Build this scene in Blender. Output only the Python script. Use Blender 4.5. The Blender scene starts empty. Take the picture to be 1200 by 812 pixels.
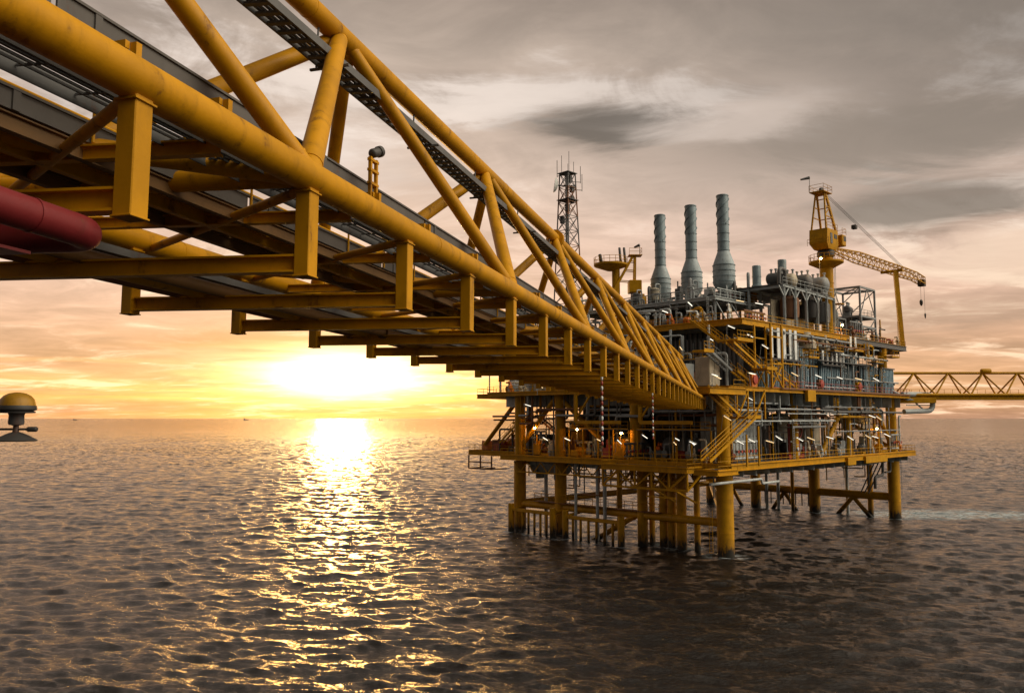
import bpy, bmesh, math, random
import numpy as np
from mathutils import Vector, Matrix, Euler

S = bpy.context.scene
COL = S.collection
R = math.radians
PI = math.pi
V = Vector

# ------------------------------------------------------------------ camera geometry (metres, sea level = 0)
FPX = 950.0
PITCH = math.atan(84 / FPX)
CAM_H = 18.0


def ray(px, py):
    u = (px - 600) / FPX
    v = (406 - py) / FPX
    return V((u, math.cos(PITCH) - v * math.sin(PITCH), math.sin(PITCH) + v * math.cos(PITCH)))


def at(px, py, Y):
    d = ray(px, py)
    return V((0, 0, CAM_H)) + d * (Y / d.y)


# ------------------------------------------------------------------ mesh builder
class MB:
    def __init__(s):
        s.v = []
        s.f = []

    def add(s, vs, fs):
        o = len(s.v)
        s.v.extend([tuple(p) for p in vs])
        s.f.extend([tuple(i + o for i in f) for f in fs])
        return s

    def box(s, c, d, m=None):
        x, y, z = d[0] / 2, d[1] / 2, d[2] / 2
        vs = [V((sx * x, sy * y, sz * z)) for sx in (-1, 1) for sy in (-1, 1) for sz in (-1, 1)]
        if m is not None:
            vs = [m @ p for p in vs]
        c = V(c)
        return s.add([p + c for p in vs], [(0, 1, 3, 2), (4, 6, 7, 5), (0, 4, 5, 1), (2, 3, 7, 6), (0, 2, 6, 4), (1, 5, 7, 3)])

    def span(s, a, b):
        a, b = V(a), V(b)
        return s.box((a + b) / 2, [abs(q) for q in (b - a)])

    def cbox(s, c, d, ch):
        # box with chamfered vertical and top edges
        bm = bmesh.new()
        bmesh.ops.create_cube(bm, size=1)
        for q in bm.verts:
            q.co = V((q.co.x * d[0], q.co.y * d[1], q.co.z * d[2])) + V(c)
        bmesh.ops.bevel(bm, geom=bm.edges[:], offset=ch, segments=1, affect='EDGES')
        bm.verts.index_update()
        s.add([q.co.copy() for q in bm.verts], [[q.index for q in f.verts] for f in bm.faces])
        bm.free()
        return s

    def frame(s, p, q, up=(0, 0, 1)):
        p, q = V(p), V(q)
        d = (q - p).normalized()
        up = V(up)
        if abs(d.dot(up)) > .985:
            up = V((1, 0, 0)) if abs(d.x) < .9 else V((0, 1, 0))
        a = d.cross(up).normalized()
        b = a.cross(d).normalized()
        return p, q, d, a, b

    def beam(s, p, q, w, h, up=(0, 0, 1)):
        p, q, d, a, b = s.frame(p, q, up)
        vs = []
        for e in (p, q):
            for i, j in ((-1, -1), (1, -1), (1, 1), (-1, 1)):
                vs.append(e + a * (i * w / 2) + b * (j * h / 2))
        return s.add(vs, [(3, 2, 1, 0), (4, 5, 6, 7), (0, 1, 5, 4), (1, 2, 6, 5), (2, 3, 7, 6), (3, 0, 4, 7)])

    def ibeam(s, p, q, w, h, t=.03, up=(0, 0, 1)):
        p, q, d, a, b = s.frame(p, q, up)
        s.beam(p + b * (h / 2 - t / 2), q + b * (h / 2 - t / 2), w, t, b)
        s.beam(p - b * (h / 2 - t / 2), q - b * (h / 2 - t / 2), w, t, b)
        s.beam(p, q, t * .8, h - 2 * t, b)
        return s

    def tube(s, p, q, r, n=10, r2=None, caps=True):
        p, q, d, a, b = s.frame(p, q)
        r2 = r if r2 is None else r2
        vs = []
        for e, rr in ((p, r), (q, r2)):
            for k in range(n):
                t = 2 * PI * k / n
                vs.append(e + a * (rr * math.cos(t)) + b * (rr * math.sin(t)))
        fs = [(k, (k + 1) % n, n + (k + 1) % n, n + k) for k in range(n)]
        if caps:
            fs += [tuple(range(n - 1, -1, -1)), tuple(range(n, 2 * n))]
        return s.add(vs, fs)

    def path(s, pts, r, n=10, bend=None, seg=5):
        pts = [V(p) for p in pts]
        if bend:
            out = [pts[0]]
            for i in range(1, len(pts) - 1):
                a, b, c = pts[i - 1], pts[i], pts[i + 1]
                ba, bc = (a - b), (c - b)
                k = min(bend, ba.length * .49, bc.length * .49)
                p0, p1 = b + ba.normalized() * k, b + bc.normalized() * k
                for j in range(seg + 1):
                    t = j / seg
                    out.append(p0 * (1 - t) ** 2 + b * 2 * t * (1 - t) + p1 * t * t)
            out.append(pts[-1])
            pts = out
        dirs = []
        for i in range(len(pts)):
            d = (pts[min(i + 1, len(pts) - 1)] - pts[max(i - 1, 0)])
            dirs.append(d.normalized())
        up = V((0, 0, 1)) if abs(dirs[0].z) < .9 else V((1, 0, 0))
        a = dirs[0].cross(up).normalized()
        vs = []
        for i, p in enumerate(pts):
            a = (a - dirs[i] * a.dot(dirs[i])).normalized()
            b = dirs[i].cross(a)
            for k in range(n):
                t = 2 * PI * k / n
                vs.append(p + a * (r * math.cos(t)) + b * (r * math.sin(t)))
        fs = []
        for i in range(len(pts) - 1):
            for k in range(n):
                fs.append((i * n + k, i * n + (k + 1) % n, (i + 1) * n + (k + 1) % n, (i + 1) * n + k))
        fs += [tuple(range(n - 1, -1, -1)), tuple((len(pts) - 1) * n + k for k in range(n))]
        return s.add(vs, fs)

    def lathe(s, prof, c=(0, 0, 0), n=24, m=None):
        # profile of (radius, height) bottom to top; m turns the axis
        c = V(c)
        vs = []
        for r, z in prof:
            for k in range(n):
                t = 2 * PI * k / n
                p = V((r * math.cos(t), r * math.sin(t), z))
                vs.append((m @ p if m is not None else p) + c)
        fs = []
        for i in range(len(prof) - 1):
            for k in range(n):
                fs.append((i * n + k, i * n + (k + 1) % n, (i + 1) * n + (k + 1) % n, (i + 1) * n + k))
        fs += [tuple(range(n - 1, -1, -1)), tuple((len(prof) - 1) * n + k for k in range(n))]
        return s.add(vs, fs)

    def capsule(s, p, q, r, n=16):
        p, q, d, a, b = s.frame(p, q)
        L = (q - p).length
        m = Matrix((a, b, d)).transposed() if a.cross(b).dot(d) > 0 else Matrix((b, a, d)).transposed()
        k = min(r * .5, L * .3)
        prof = [(.02, 0), (r * .55, k * .16), (r * .85, k * .5), (r, k), (r, L - k), (r * .85, L - k * .5), (r * .55, L - k * .16), (.02, L)]
        return s.lathe(prof, p, n, m)

    def build(s, name, mat, parent=None, sharp=35, bevel=None):
        me = bpy.data.meshes.new(name)
        me.from_pydata(s.v, [], s.f)
        me.materials.append(mat)
        me.polygons.foreach_set('use_smooth', [True] * len(me.polygons))
        me.set_sharp_from_angle(angle=R(sharp))
        me.update()
        o = bpy.data.objects.new(name, me)
        COL.objects.link(o)
        if parent is not None:
            o.parent = parent
        if bevel:
            b = o.modifiers.new('edge', 'BEVEL')
            b.width = bevel
            b.segments = 2
            b.limit_method = 'ANGLE'
        return o


def tag(o, label=None, cat=None, group=None, kind=None):
    if label: o['label'] = label
    if cat: o['category'] = cat
    if group: o['group'] = group
    if kind: o['kind'] = kind
    return o


def thing(name, label, cat, loc=(0, 0, 0), rz=0, group=None):
    o = bpy.data.objects.new(name, None)
    COL.objects.link(o)
    o.location = loc
    o.rotation_euler = (0, 0, rz)
    o.empty_display_size = .5
    return tag(o, label, cat, group)


def copy_tree(o, parent=None):
    c = o.copy()
    COL.objects.link(c)
    c.parent = parent
    for ch in list(o.children):
        copy_tree(ch, c)
    return c


# ------------------------------------------------------------------ materials
def new_mat(name):
    m = bpy.data.materials.new(name)
    m.use_nodes = True
    nt = m.node_tree
    nt.nodes.clear()
    out = nt.nodes.new('ShaderNodeOutputMaterial')
    b = nt.nodes.new('ShaderNodeBsdfPrincipled')
    nt.links.new(b.outputs[0], out.inputs[0])
    return m, nt, b


def N(nt, typ, **kw):
    n = nt.nodes.new(typ)
    for k, v in kw.items():
        if k.startswith('i_'):
            n.inputs[k[2:].replace('_', ' ')].default_value = v
        else:
            setattr(n, k, v)
    return n


def M_(nt, op, a, b=None, c=None, clamp=False):
    n = nt.nodes.new('ShaderNodeMath')
    n.operation = op
    n.use_clamp = clamp
    for i, x in enumerate((a, b, c)):
        if x is None: continue
        if isinstance(x, (int, float)):
            n.inputs[i].default_value = x
        else:
            nt.links.new(x, n.inputs[i])
    return n.outputs[0]


def MIX(nt, f, a, b, typ='RGBA', blend='MIX'):
    n = nt.nodes.new('ShaderNodeMix')
    n.data_type = typ
    n.blend_type = blend
    sl = {'RGBA': (0, 6, 7, 2), 'FLOAT': (0, 2, 3, 0)}[typ]
    for i, x in zip(sl[:3], (f, a, b)):
        if isinstance(x, (int, float)):
            n.inputs[i].default_value = x
        elif isinstance(x, tuple):
            n.inputs[i].default_value = (*x, 1) if len(x) == 3 else x
        else:
            nt.links.new(x, n.inputs[i])
    return n.outputs[sl[3]]


def SS(nt, x, a, b):
    n = nt.nodes.new('ShaderNodeMapRange')
    n.interpolation_type = 'SMOOTHSTEP'
    nt.links.new(x, n.inputs[0])
    n.inputs[1].default_value = a
    n.inputs[2].default_value = b
    return n.outputs[0]


def NOISE(nt, vec, scale, detail=5, rough=.55, dist=0.):
    n = N(nt, 'ShaderNodeTexNoise')
    n.inputs['Scale'].default_value = scale
    n.inputs['Detail'].default_value = detail
    n.inputs['Roughness'].default_value = rough
    n.inputs['Distortion'].default_value = dist
    if vec is not None:
        nt.links.new(vec, n.inputs['Vector'])
    return n.outputs[0]


def paint(name, col, rough=.45, rust=.3, metal=0., dirt=.5, scale=1., splash=False, spec=.5):
    m, nt, b = new_mat(name)
    g = N(nt, 'ShaderNodeNewGeometry')
    pos = g.outputs['Position']
    mp = N(nt, 'ShaderNodeMapping')
    mp.inputs['Scale'].default_value = (1, 1, .3)          # streaks run down the steel
    nt.links.new(pos, mp.inputs[0])
    n1 = NOISE(nt, pos, .8 * scale, 6, .6)
    n2 = NOISE(nt, mp.outputs[0], 2.6 * scale, 6, .65)
    n3 = NOISE(nt, pos, 14 * scale, 3, .6)
    dark = tuple(c * .55 for c in col)
    lite = tuple(min(1, c * 1.12) for c in col)
    c = MIX(nt, SS(nt, n1, .3, .7), tuple(x * .82 for x in col), lite)
    c = MIX(nt, M_(nt, 'MULTIPLY', SS(nt, n2, .5, .72), dirt), c, dark)
    rm = M_(nt, 'MULTIPLY', SS(nt, M_(nt, 'ADD', n2, M_(nt, 'MULTIPLY', n3, .25)), .74, .82), rust)
    c = MIX(nt, rm, c, (.12, .04, .015))
    if splash:
        sx = N(nt, 'ShaderNodeSeparateXYZ')
        nt.links.new(pos, sx.inputs[0])
        z = M_(nt, 'ADD', sx.outputs[2], M_(nt, 'MULTIPLY', M_(nt, 'SUBTRACT', n2, .5), 5.))
        wet = M_(nt, 'SUBTRACT', 1., SS(nt, M_(nt, 'ADD', z, M_(nt, 'MULTIPLY', M_(nt, 'SUBTRACT', n3, .5), 2.5)), .5, 1.6))
        ru = M_(nt, 'MULTIPLY', M_(nt, 'SUBTRACT', 1., SS(nt, z, 1.4, 3.2)), SS(nt, n3, .4, .6))
        c = MIX(nt, M_(nt, 'MULTIPLY', ru, .6), c, (.11, .04, .015))
        c = MIX(nt, wet, c, (.018, .016, .012))
    nt.links.new(c, b.inputs['Base Color'])
    rr = M_(nt, 'ADD', M_(nt, 'MULTIPLY', n1, .3), rough - .12)
    nt.links.new(rr, b.inputs['Roughness'])
    b.inputs['Metallic'].default_value = metal
    b.inputs['Specular IOR Level'].default_value = spec
    bp = N(nt, 'ShaderNodeBump')
    bp.inputs['Strength'].default_value = .12
    bp.inputs['Distance'].default_value = .02
    nt.links.new(n3, bp.inputs['Height'])
    nt.links.new(bp.outputs[0], b.inputs['Normal'])
    return m


def glow(name, col, s):
    m, nt, b = new_mat(name)
    b.inputs['Base Color'].default_value = (.8, .8, .8, 1)
    b.inputs['Emission Color'].default_value = (*col, 1)
    b.inputs['Emission Strength'].default_value = s
    return m


YEL = paint('yellow_paint', (.52, .255, .002), .5, .35, dirt=.5, spec=.18)
YELB = paint('bridge_yellow_paint', (.52, .242, .002), .47, .55, dirt=.7, spec=.2)
BROWN = paint('brown_paint', (.17, .085, .022), .6, .5)  # darker brown version of the yellow, for bridge floor, stringers and a pipe
YELL = paint('leg_yellow_paint', (.52, .255, .002), .5, .5, dirt=.55, splash=True, spec=.3)
GREY = paint('grey_paint', (.23, .25, .26), .5, .35)
LGREY = paint('light_grey_paint', (.42, .46, .47), .5, .35)
BLUEG = paint('blue_grey_cladding', (.25, .37, .44), .45, .3)
STACK = paint('stack_cladding', (.23, .30, .335), .5, .2, metal=.15)
DRUM = paint('stack_drum_cladding', (.33, .40, .43), .5, .35, dirt=.6)
DARK = paint('dark_steel', (.045, .042, .04), .55, .5)
MID = paint('dark_grey_steel', (.10, .10, .10), .55, .4)
RED = paint('red_paint', (.36, .05, .03), .45, .2)
MAROON = paint('maroon_pipe_paint', (.16, .014, .016), .45, .5, spec=.3)
WHITE = paint('white_paint', (.72, .75, .74), .45, .2, dirt=.3)
TAN = paint('tan_tank_paint', (.42, .36, .26), .5, .3)
PLATE = paint('plate_grey', (.085, .077, .07), .6, .5)
GALV = paint('galvanised_steel', (.26, .26, .25), .5, .3, metal=.4)
RUST = paint('rusty_steel', (.20, .085, .035), .7, .8)
ORANGE = paint('orange_paint', (.60, .16, .02), .45, .2)
TUBE = glow('fluorescent_tube', (1., .90, .72), 2.2)
TUBEW = glow('warm_tube', (1., .66, .30), 2.0)
SODIUM = glow('sodium_lamp', (1., .46, .10), 150)


# ------------------------------------------------------------------ sea
def wave_height(x, y, sp, seed=5):
    rng = np.random.default_rng(seed)
    h = np.zeros_like(x)
    dx = np.zeros_like(x)
    dy = np.zeros_like(x)
    K = 120
    for i in range(K):
        lam = .4 * (10 / .4) ** (i / (K - 1))
        k = 2 * PI / lam
        ang = R(78) + rng.normal(0, .5)
        slope = .046 * (1.0 if lam < 1.7 else (1.7 / lam) ** .55)
        amp = slope / k * rng.uniform(.5, 1.4)
        w = np.clip((lam / sp - 2.0) / 2.0, 0, 1)
        if not np.any(w > 0): continue
        ph = k * (x * math.cos(ang) + y * math.sin(ang)) + rng.uniform(0, 2 * PI)
        # gusts make packets of rougher and calmer water
        env = .7 + .45 * np.sin(x * rng.uniform(-.03, .03) + y * rng.uniform(-.03, .03) + rng.uniform(0, 6))
        a = amp * w * env
        h += a * np.cos(ph)
        q = .85
        dx -= q * a * math.cos(ang) * np.sin(ph)
        dy -= q * a * math.sin(ang) * np.sin(ph)
    return h, dx, dy


JIT = 2.1


def build_sea():
    az = np.concatenate([np.arange(-.76, .76, .0022), np.arange(.76, 2 * PI - .76, .03)])   # azimuth from +Y
    rs = [12.]
    while rs[-1] < 1300: rs.append(rs[-1] * 1.0028)
    while rs[-1] < 45000: rs.append(rs[-1] * 1.03)
    rs = np.array(rs)
    A, Rr = np.meshgrid(az, rs)
    x = Rr * np.sin(A)
    y = Rr * np.cos(A)
    dense = np.abs(A) < .76
    sp = np.where(dense, Rr * .0028, Rr * .03)
    sp = np.where(Rr > 1300, Rr * .03, sp)
    h, dx, dy = wave_height(x, y, sp)
    co = np.stack([x + dx, y + dy, h], -1).reshape(-1, 3)
    nr, na = A.shape
    i = np.arange(nr - 1)[:, None] * na
    j = np.arange(na)[None, :]
    j2 = (j + 1) % na
    q = np.stack([i + j, i + j2, i + na + j2, i + na + j], -1).reshape(-1, 4)[:, ::-1]
    co = np.vstack([co, [[0, 0, 0]]])
    c = len(co) - 1
    me = bpy.data.meshes.new('sea')
    nq = len(q)
    tri = np.stack([np.full(na, c), np.arange(na)[::1], (np.arange(na) + 1) % na], -1)[:, ::-1]
    me.vertices.add(len(co))
    me.vertices.foreach_set('co', co.astype(np.float32).ravel())
    me.loops.add(nq * 4 + na * 3)
    me.loops.foreach_set('vertex_index', np.concatenate([q.ravel(), tri.ravel()]).astype(np.int32))
    me.polygons.add(nq + na)
    me.polygons.foreach_set('loop_start', np.concatenate([np.arange(nq) * 4, nq * 4 + np.arange(na) * 3]).astype(np.int32))
    me.polygons.foreach_set('use_smooth', np.ones(nq + na, dtype=bool))
    me.update(calc_edges=True)
    me.validate()
    foam = np.zeros(len(co))
    for lx, ly, lr in LEGS0 + LEGS1 + [(2, 12, 1.8), (2, 8.6, 1.8), (-3.2, 20, .6), (-3.2, 25, .6), (-3.2, 32, .6), (-3.2, 36.6, .6), (-3.2, 15, .6)]:
        c = PW(lx, ly, 0)
        d = np.hypot((co[:, 0] - c.x) * .8, co[:, 1] - c.y)
        foam = np.maximum(foam, np.clip(1 - (d - lr * .9) / 1.9, 0, 1))
    at_ = me.attributes.new('foam', 'FLOAT', 'POINT')
    at_.data.foreach_set('value', foam.astype(np.float32))
    m, nt, b = new_mat('sea_water')
    g = N(nt, 'ShaderNodeNewGeometry')
    pos = g.outputs['Position']
    mp = N(nt, 'ShaderNodeMapping')
    mp.inputs['Rotation'].default_value = (0, 0, R(12))
    mp.inputs['Scale'].default_value = (.6, 1, 1)
    nt.links.new(pos, mp.inputs[0])
    n1 = NOISE(nt, mp.outputs[0], 3.6, 7, .7, .4)
    n2 = NOISE(nt, mp.outputs[0], .42, 4, .6, .4)
    bp = N(nt, 'ShaderNodeBump')
    bp.inputs['Strength'].default_value = 1.
    bp.inputs['Distance'].default_value = .15
    nt.links.new(n1, bp.inputs['Height'])
    bp2 = N(nt, 'ShaderNodeBump')
    bp2.inputs['Strength'].default_value = 1.
    bp2.inputs['Distance'].default_value = .22
    nt.links.new(n2, bp2.inputs['Height'])
    nt.links.new(bp.outputs[0], bp2.inputs['Normal'])
    # far away the ripples are smaller than a pixel: tilt the normal itself so that distant water still scatters
    jn = N(nt, 'ShaderNodeTexNoise')
    jn.inputs['Scale'].default_value = 1.0
    jn.inputs['Detail'].default_value = 3
    jn.inputs['Roughness'].default_value = .6
    nt.links.new(mp.outputs[0], jn.inputs['Vector'])
    jv = N(nt, 'ShaderNodeVectorMath', operation='SUBTRACT')
    nt.links.new(jn.outputs['Color'], jv.inputs[0])
    jv.inputs[1].default_value = (.5, .5, .5)
    jm = N(nt, 'ShaderNodeVectorMath', operation='MULTIPLY')
    nt.links.new(jv.outputs[0], jm.inputs[0])
    jm.inputs[1].default_value = (1., 1.3, 0)
    js = N(nt, 'ShaderNodeVectorMath', operation='SCALE')
    nt.links.new(jm.outputs[0], js.inputs[0])
    dl = N(nt, 'ShaderNodeVectorMath', operation='LENGTH')
    nt.links.new(pos, dl.inputs[0])
    wm = N(nt, 'ShaderNodeMapping')
    wm.inputs['Scale'].default_value = (.5, 1, 1)
    nt.links.new(pos, wm.inputs[0])
    gust = M_(nt, 'ADD', .35, M_(nt, 'MULTIPLY', SS(nt, NOISE(nt, wm.outputs[0], .012, 7, .72), .35, .65), 1.3))
    jamp = (M_(nt, 'ADD', M_(nt, 'ADD', .2, M_(nt, 'MULTIPLY', SS(nt, dl.outputs['Value'], 40, 600), JIT)), M_(nt, 'MULTIPLY', SS(nt, dl.outputs['Value'], 500, 2200), 2.4)))
    nt.links.new(M_(nt, 'MULTIPLY', jamp, gust), js.inputs['Scale'])
    ja = N(nt, 'ShaderNodeVectorMath', operation='ADD')
    nt.links.new(bp2.outputs[0], ja.inputs[0])
    nt.links.new(js.outputs[0], ja.inputs[1])
    jz = N(nt, 'ShaderNodeVectorMath', operation='NORMALIZE')
    nt.links.new(ja.outputs[0], jz.inputs[0])
    nt.links.new(jz.outputs[0], b.inputs['Normal'])
    # churned foam patch by the far jacket leg
    c0 = at(1112, 600, 155)
    vm = N(nt, 'ShaderNodeVectorMath', operation='SUBTRACT')
    nt.links.new(pos, vm.inputs[0])
    vm.inputs[1].default_value = (c0.x, c0.y, 0)
    vs = N(nt, 'ShaderNodeVectorMath', operation='MULTIPLY')
    nt.links.new(vm.outputs[0], vs.inputs[0])
    vs.inputs[1].default_value = (1 / 19., 1 / 8., 0)
    ln = N(nt, 'ShaderNodeVectorMath', operation='LENGTH')
    nt.links.new(vs.outputs[0], ln.inputs[0])
    nf = NOISE(nt, pos, .35, 6, .65, .6)
    nf2 = NOISE(nt, mp.outputs[0], 1.1, 5, .7, .5)
    fm = M_(nt, 'ADD', M_(nt, 'SUBTRACT', 1., ln.outputs['Value']), M_(nt, 'MULTIPLY', M_(nt, 'SUBTRACT', nf, .5), 1.6))
    milky = SS(nt, fm, -.25, .5)
    froth = M_(nt, 'MULTIPLY', milky, SS(nt, nf2, .46, .66))
    fa = N(nt, 'ShaderNodeAttribute', attribute_name='foam')
    wash = M_(nt, 'MULTIPLY', SS(nt, fa.outputs['Fac'], 0, .9), SS(nt, nf2, .42, .6))
    froth = M_(nt, 'MAXIMUM', froth, M_(nt, 'MULTIPLY', wash, .55))
    wc = MIX(nt, M_(nt, 'MULTIPLY', milky, .8), (.010, .008, .0065), (.16, .24, .26))
    wc = MIX(nt, M_(nt, 'MULTIPLY', froth, .95), wc, (.6, .66, .68))
    nt.links.new(wc, b.inputs['Base Color'])
    nt.links.new(M_(nt, 'ADD', .075, M_(nt, 'MULTIPLY', froth, .5)), b.inputs['Roughness'])
    b.inputs['IOR'].default_value = 1.333
    me.materials.append(m)
    o = bpy.data.objects.new('sea', me)
    COL.objects.link(o)
    tag(o, 'dark rippling sea with sun glitter', kind='structure')


# ------------------------------------------------------------------ the big yellow footbridge
BP1 = at(361, 207, 11.715)          # chord point at hanger 1
BP2 = at(825, 467, 104)
BD = (BP2 - BP1)
SP = BD.length / 27.7              # hanger spacing
BD.normalize()
B0 = BP1 - BD * SP                 # hanger 0
bridge = thing('truss_bridge', 'long yellow triangular truss footbridge crossing the picture to the platform', 'bridge', B0)
bridge.rotation_euler = (0, -math.asin(BD.z), math.atan2(BD.y, BD.x))
HW, HT = 2.714, 5.28                  # half width, height of the top chord
NA, NB = -3, 28.7


SK = .161                          # the span meets its landings at a slight skew


def bp(n, l, u): return V((n * SP - l * SK, l, u))


def skb(mb, a, b):
    """Box between two (station, offset, height) corners, skewed with the bridge."""
    vs = [bp((a[0], b[0])[i], (a[1], b[1])[j], (a[2], b[2])[k]) for i in (0, 1) for j in (0, 1) for k in (0, 1)]
    return mb.add(vs, [(0, 1, 3, 2), (4, 6, 7, 5), (0, 4, 5, 1), (2, 3, 7, 6), (0, 2, 6, 4), (1, 5, 7, 3)])


def skp(mb, s_, a, b, wx=None):
    return skb(mb, a, b)



def chord(l, u, r, name):
    mb = MB()
    mb.tube(bp(NA, l, u), bp(NB, l, u), r, 32)
    for n in range(-2, 29, 4):     # weld seams
        mb.tube(bp(n + .37, l, u) - V((.02, 0, 0)), bp(n + .37, l, u) + V((.02, 0, 0)), r + .006, 32)
    return mb.build(name, YELB, bridge)


chord(0, 0, .235, 'bottom_chord')
chord(2 * HW, 0, .235, 'bottom_chord')
chord(HW, HT, .245, 'top_chord')
MB().lathe([(.24, -.16), (.42, -.15), (.42, -.03), (.30, -.02), (.30, .02), (.42, .03), (.42, .15), (.24, .16)], bp(8.82, HW, HT), 28,
           Matrix.Rotation(PI / 2, 3, 'Y')).build('chord_flange', YELB, bridge)
for k in range(-1, 9):
    nt_ = 2.82 + 3 * k
    for l in (0, 2 * HW):
        for dn in (-1.5, 1.5):
            nb = nt_ - .32 + dn
            if nb < NA or nb > NB: continue
            r = .19 if dn < 0 else .165
            pa, pb = bp(nb, l, .05), bp(nt_ + dn * .04, HW, HT - .05)
            mb = MB()
            mb.tube(pa, pb, r, 20)
            for u0 in (.20, pa.length and ((pb - pa).length - .30)):   # weld beads where the tube meets the chords
                e = (pb - pa).normalized()
                c = pa + e * (u0 + .09)
                mb.tube(c, c + e * .035, r + .012, 20)
            mb.build('truss_brace', YELB, bridge)
# plan bracing between the bottom chords
for k in range(-1, 10):
    n = 1 + 3 * k
    if n < NA: continue
    MB().tube(bp(n, 0, 0), bp(n, 2 * HW, 0), .16, 16).build('cross_tube', YELB, bridge)
    if n - 1.2 > NA:
        MB().tube(bp(n, 0, -.02), bp(n - 1.2, 2 * HW, -.02), .14, 16).build('plan_brace', YELB, bridge)
UB = -1.40
for n in range(-2, 29):
    for l in (0, 2 * HW):
        mb = MB()
        mb.cbox(bp(n, l, (UB - .1) / 2 - .08), (.26, .24, -UB - .04), .012)
        hg = mb.build('hanger', YELB, bridge)
        if n < 12:
            MB().cbox(bp(n, l, UB - .1), (.285, .265, .02), .003).build('end_plate', YELB, hg)
            MB().cbox(bp(n, l, -.25), (.32, .29, .025), .003).build('cap_plate', YELB, hg)
    mb = MB()
    mb.ibeam(bp(n, .13, UB + .09), bp(n, 2 * HW - .13, UB + .09), .2, .26, .03)
    mb.build('cross_beam', YELB, bridge, sharp=20)
    if n < 27:
        MB().tube(bp(n, .12, -.22), bp(n + 1.1, 2 * HW - .12, -.12), .075, 12).build('wind_brace', YELB, bridge)
    # floor beams at chord level
    mb = MB()
    mb.ibeam(bp(n + .5, .2, -.14), bp(n + .5, 2 * HW - .2, -.14), .14, .2, .025)
    mb.build('floor_beam', YELB, bridge, sharp=20)


def long_run(fn, name, mat):
    mb = MB()
    fn(mb)
    return mb.build(name, mat, bridge, sharp=30)


rng = random.Random(3)


def side_plate(l, u0, u1, name='parapet_plate'):
    mb = MB()
    n = NA
    while n < 28:
        e = min(n + 1.5, 28.2)
        skb(mb, (n + .012, l - .012, u0), (e - .012, l + .012, u1))
        skb(mb, (n + .16, l - .035, u0), (n + .19, l - .012, u1 + .02))
        skb(mb, (n, l - .04, u1), (e, l + .03, u1 + .035))
        n = e
    return mb.build(name, PLATE, bridge)


side_plate(1.02, .62, 1.10)
side_plate(2.0, .0, .24)
# walkway gratings: thin bars
def grating(l0, l1, u, name):
    mb = MB()
    L = V((SP, 0, 0))
    for k in range(int((l1 - l0) / .11) + 1):
        l = l0 + k * .11
        skb(mb, (NA, l - .012, u - .03), (28.2, l + .012, u))
    n = NA
    while n < 28.2:
        skb(mb, (n, l0, u - .028), (n + .02 / SP, l1, u - .004))
        n += .22
    skb(mb, (NA, l0 - .03, u - .12), (28.2, l0 - .01, u + .1))
    skb(mb, (NA, l1 + .01, u - .12), (28.2, l1 + .03, u + .1))
    return mb.build(name, MID, bridge)


grating(.42, .95, .03, 'cable_tray')
# solid walkway floor in the middle with stringers
mb = MB()
n = NA
while n < 28:
    e = min(n + 1, 28.2)
    skb(mb, (n + .006, 2.03, .0), (e - .006, 3.65, .03))
    n = e
mb.build('walkway_floor', BROWN, bridge)
for l in (2.08, 2.75, 3.5):
    long_run(lambda q: q.ibeam(bp(NA, l, -.13), bp(28.2, l, -.13), .12, .22, .02), 'stringer', BROWN if l != 2.75 else YELB)
# handrails of the walkway
for l in (1.95, 3.66):
    mb = MB()
    for u in (.55, 1.1): mb.tube(bp(NA, l, u), bp(28.2, l, u), .024, 8)
    for k in range(int((28.2 - NA) / .5)): mb.tube(bp(NA + k * .5, l, 0), bp(NA + k * .5, l, 1.1), .022, 8)
    mb.build('handrail', YEL, bridge)
# portal frames that carry cables above the near tray
for n in [-.9, -.35, .17, .66, 1.23, 1.98, 2.69] + [3.6 + .9 * x for x in range(28)]:
    MB().box(bp(n, .50, .43), (.09, .09, .58)).build('tray_frame', YELB, bridge)
    MB().box(bp(n, 1.02, .68), (.07, .95, .09)).build('tray_arm', YELB, bridge)
# pipes and cables carried on the lower cross beams and below the far chord
for l, u, r, m, nm in ((3.5, -1.1, .12, BROWN, 'pipeline'), (3.95, -1.08, .15, YELB, 'pipeline'), (4.4, -1.1, .11, RUST, 'pipeline')):
    mb = MB()
    mb.tube(bp(NA, l, u), bp(28.6, l, u), r, 18)
    for k in range(6):
        c = bp(NA + 2.3 + k * 4.7, l, u)
        mb.tube(c - V((.06, 0, 0)), c + V((.06, 0, 0)), r * 1.5, 18)
    mb.build(nm, m, bridge)
for l in (4.95, 5.07, 5.18, 5.28, 5.38):
    long_run(lambda q: q.tube(bp(NA, l, -.50 + rng.uniform(0, .03)), bp(28.2, l, -.5), rng.uniform(.035, .06), 8), 'cable', DARK)
long_run(lambda q: [skb(q, (NA, 4.82, -.56), (28.2, 4.85, -.42)), skb(q, (NA, 5.46, -.56), (28.2, 5.49, -.42))], 'cable_tray', MID)
for l in (.5, .62, .74): long_run(lambda q: q.tube(bp(NA, l, .08), bp(28.2, l, .08), .04, 8), 'cable', DARK)

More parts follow.
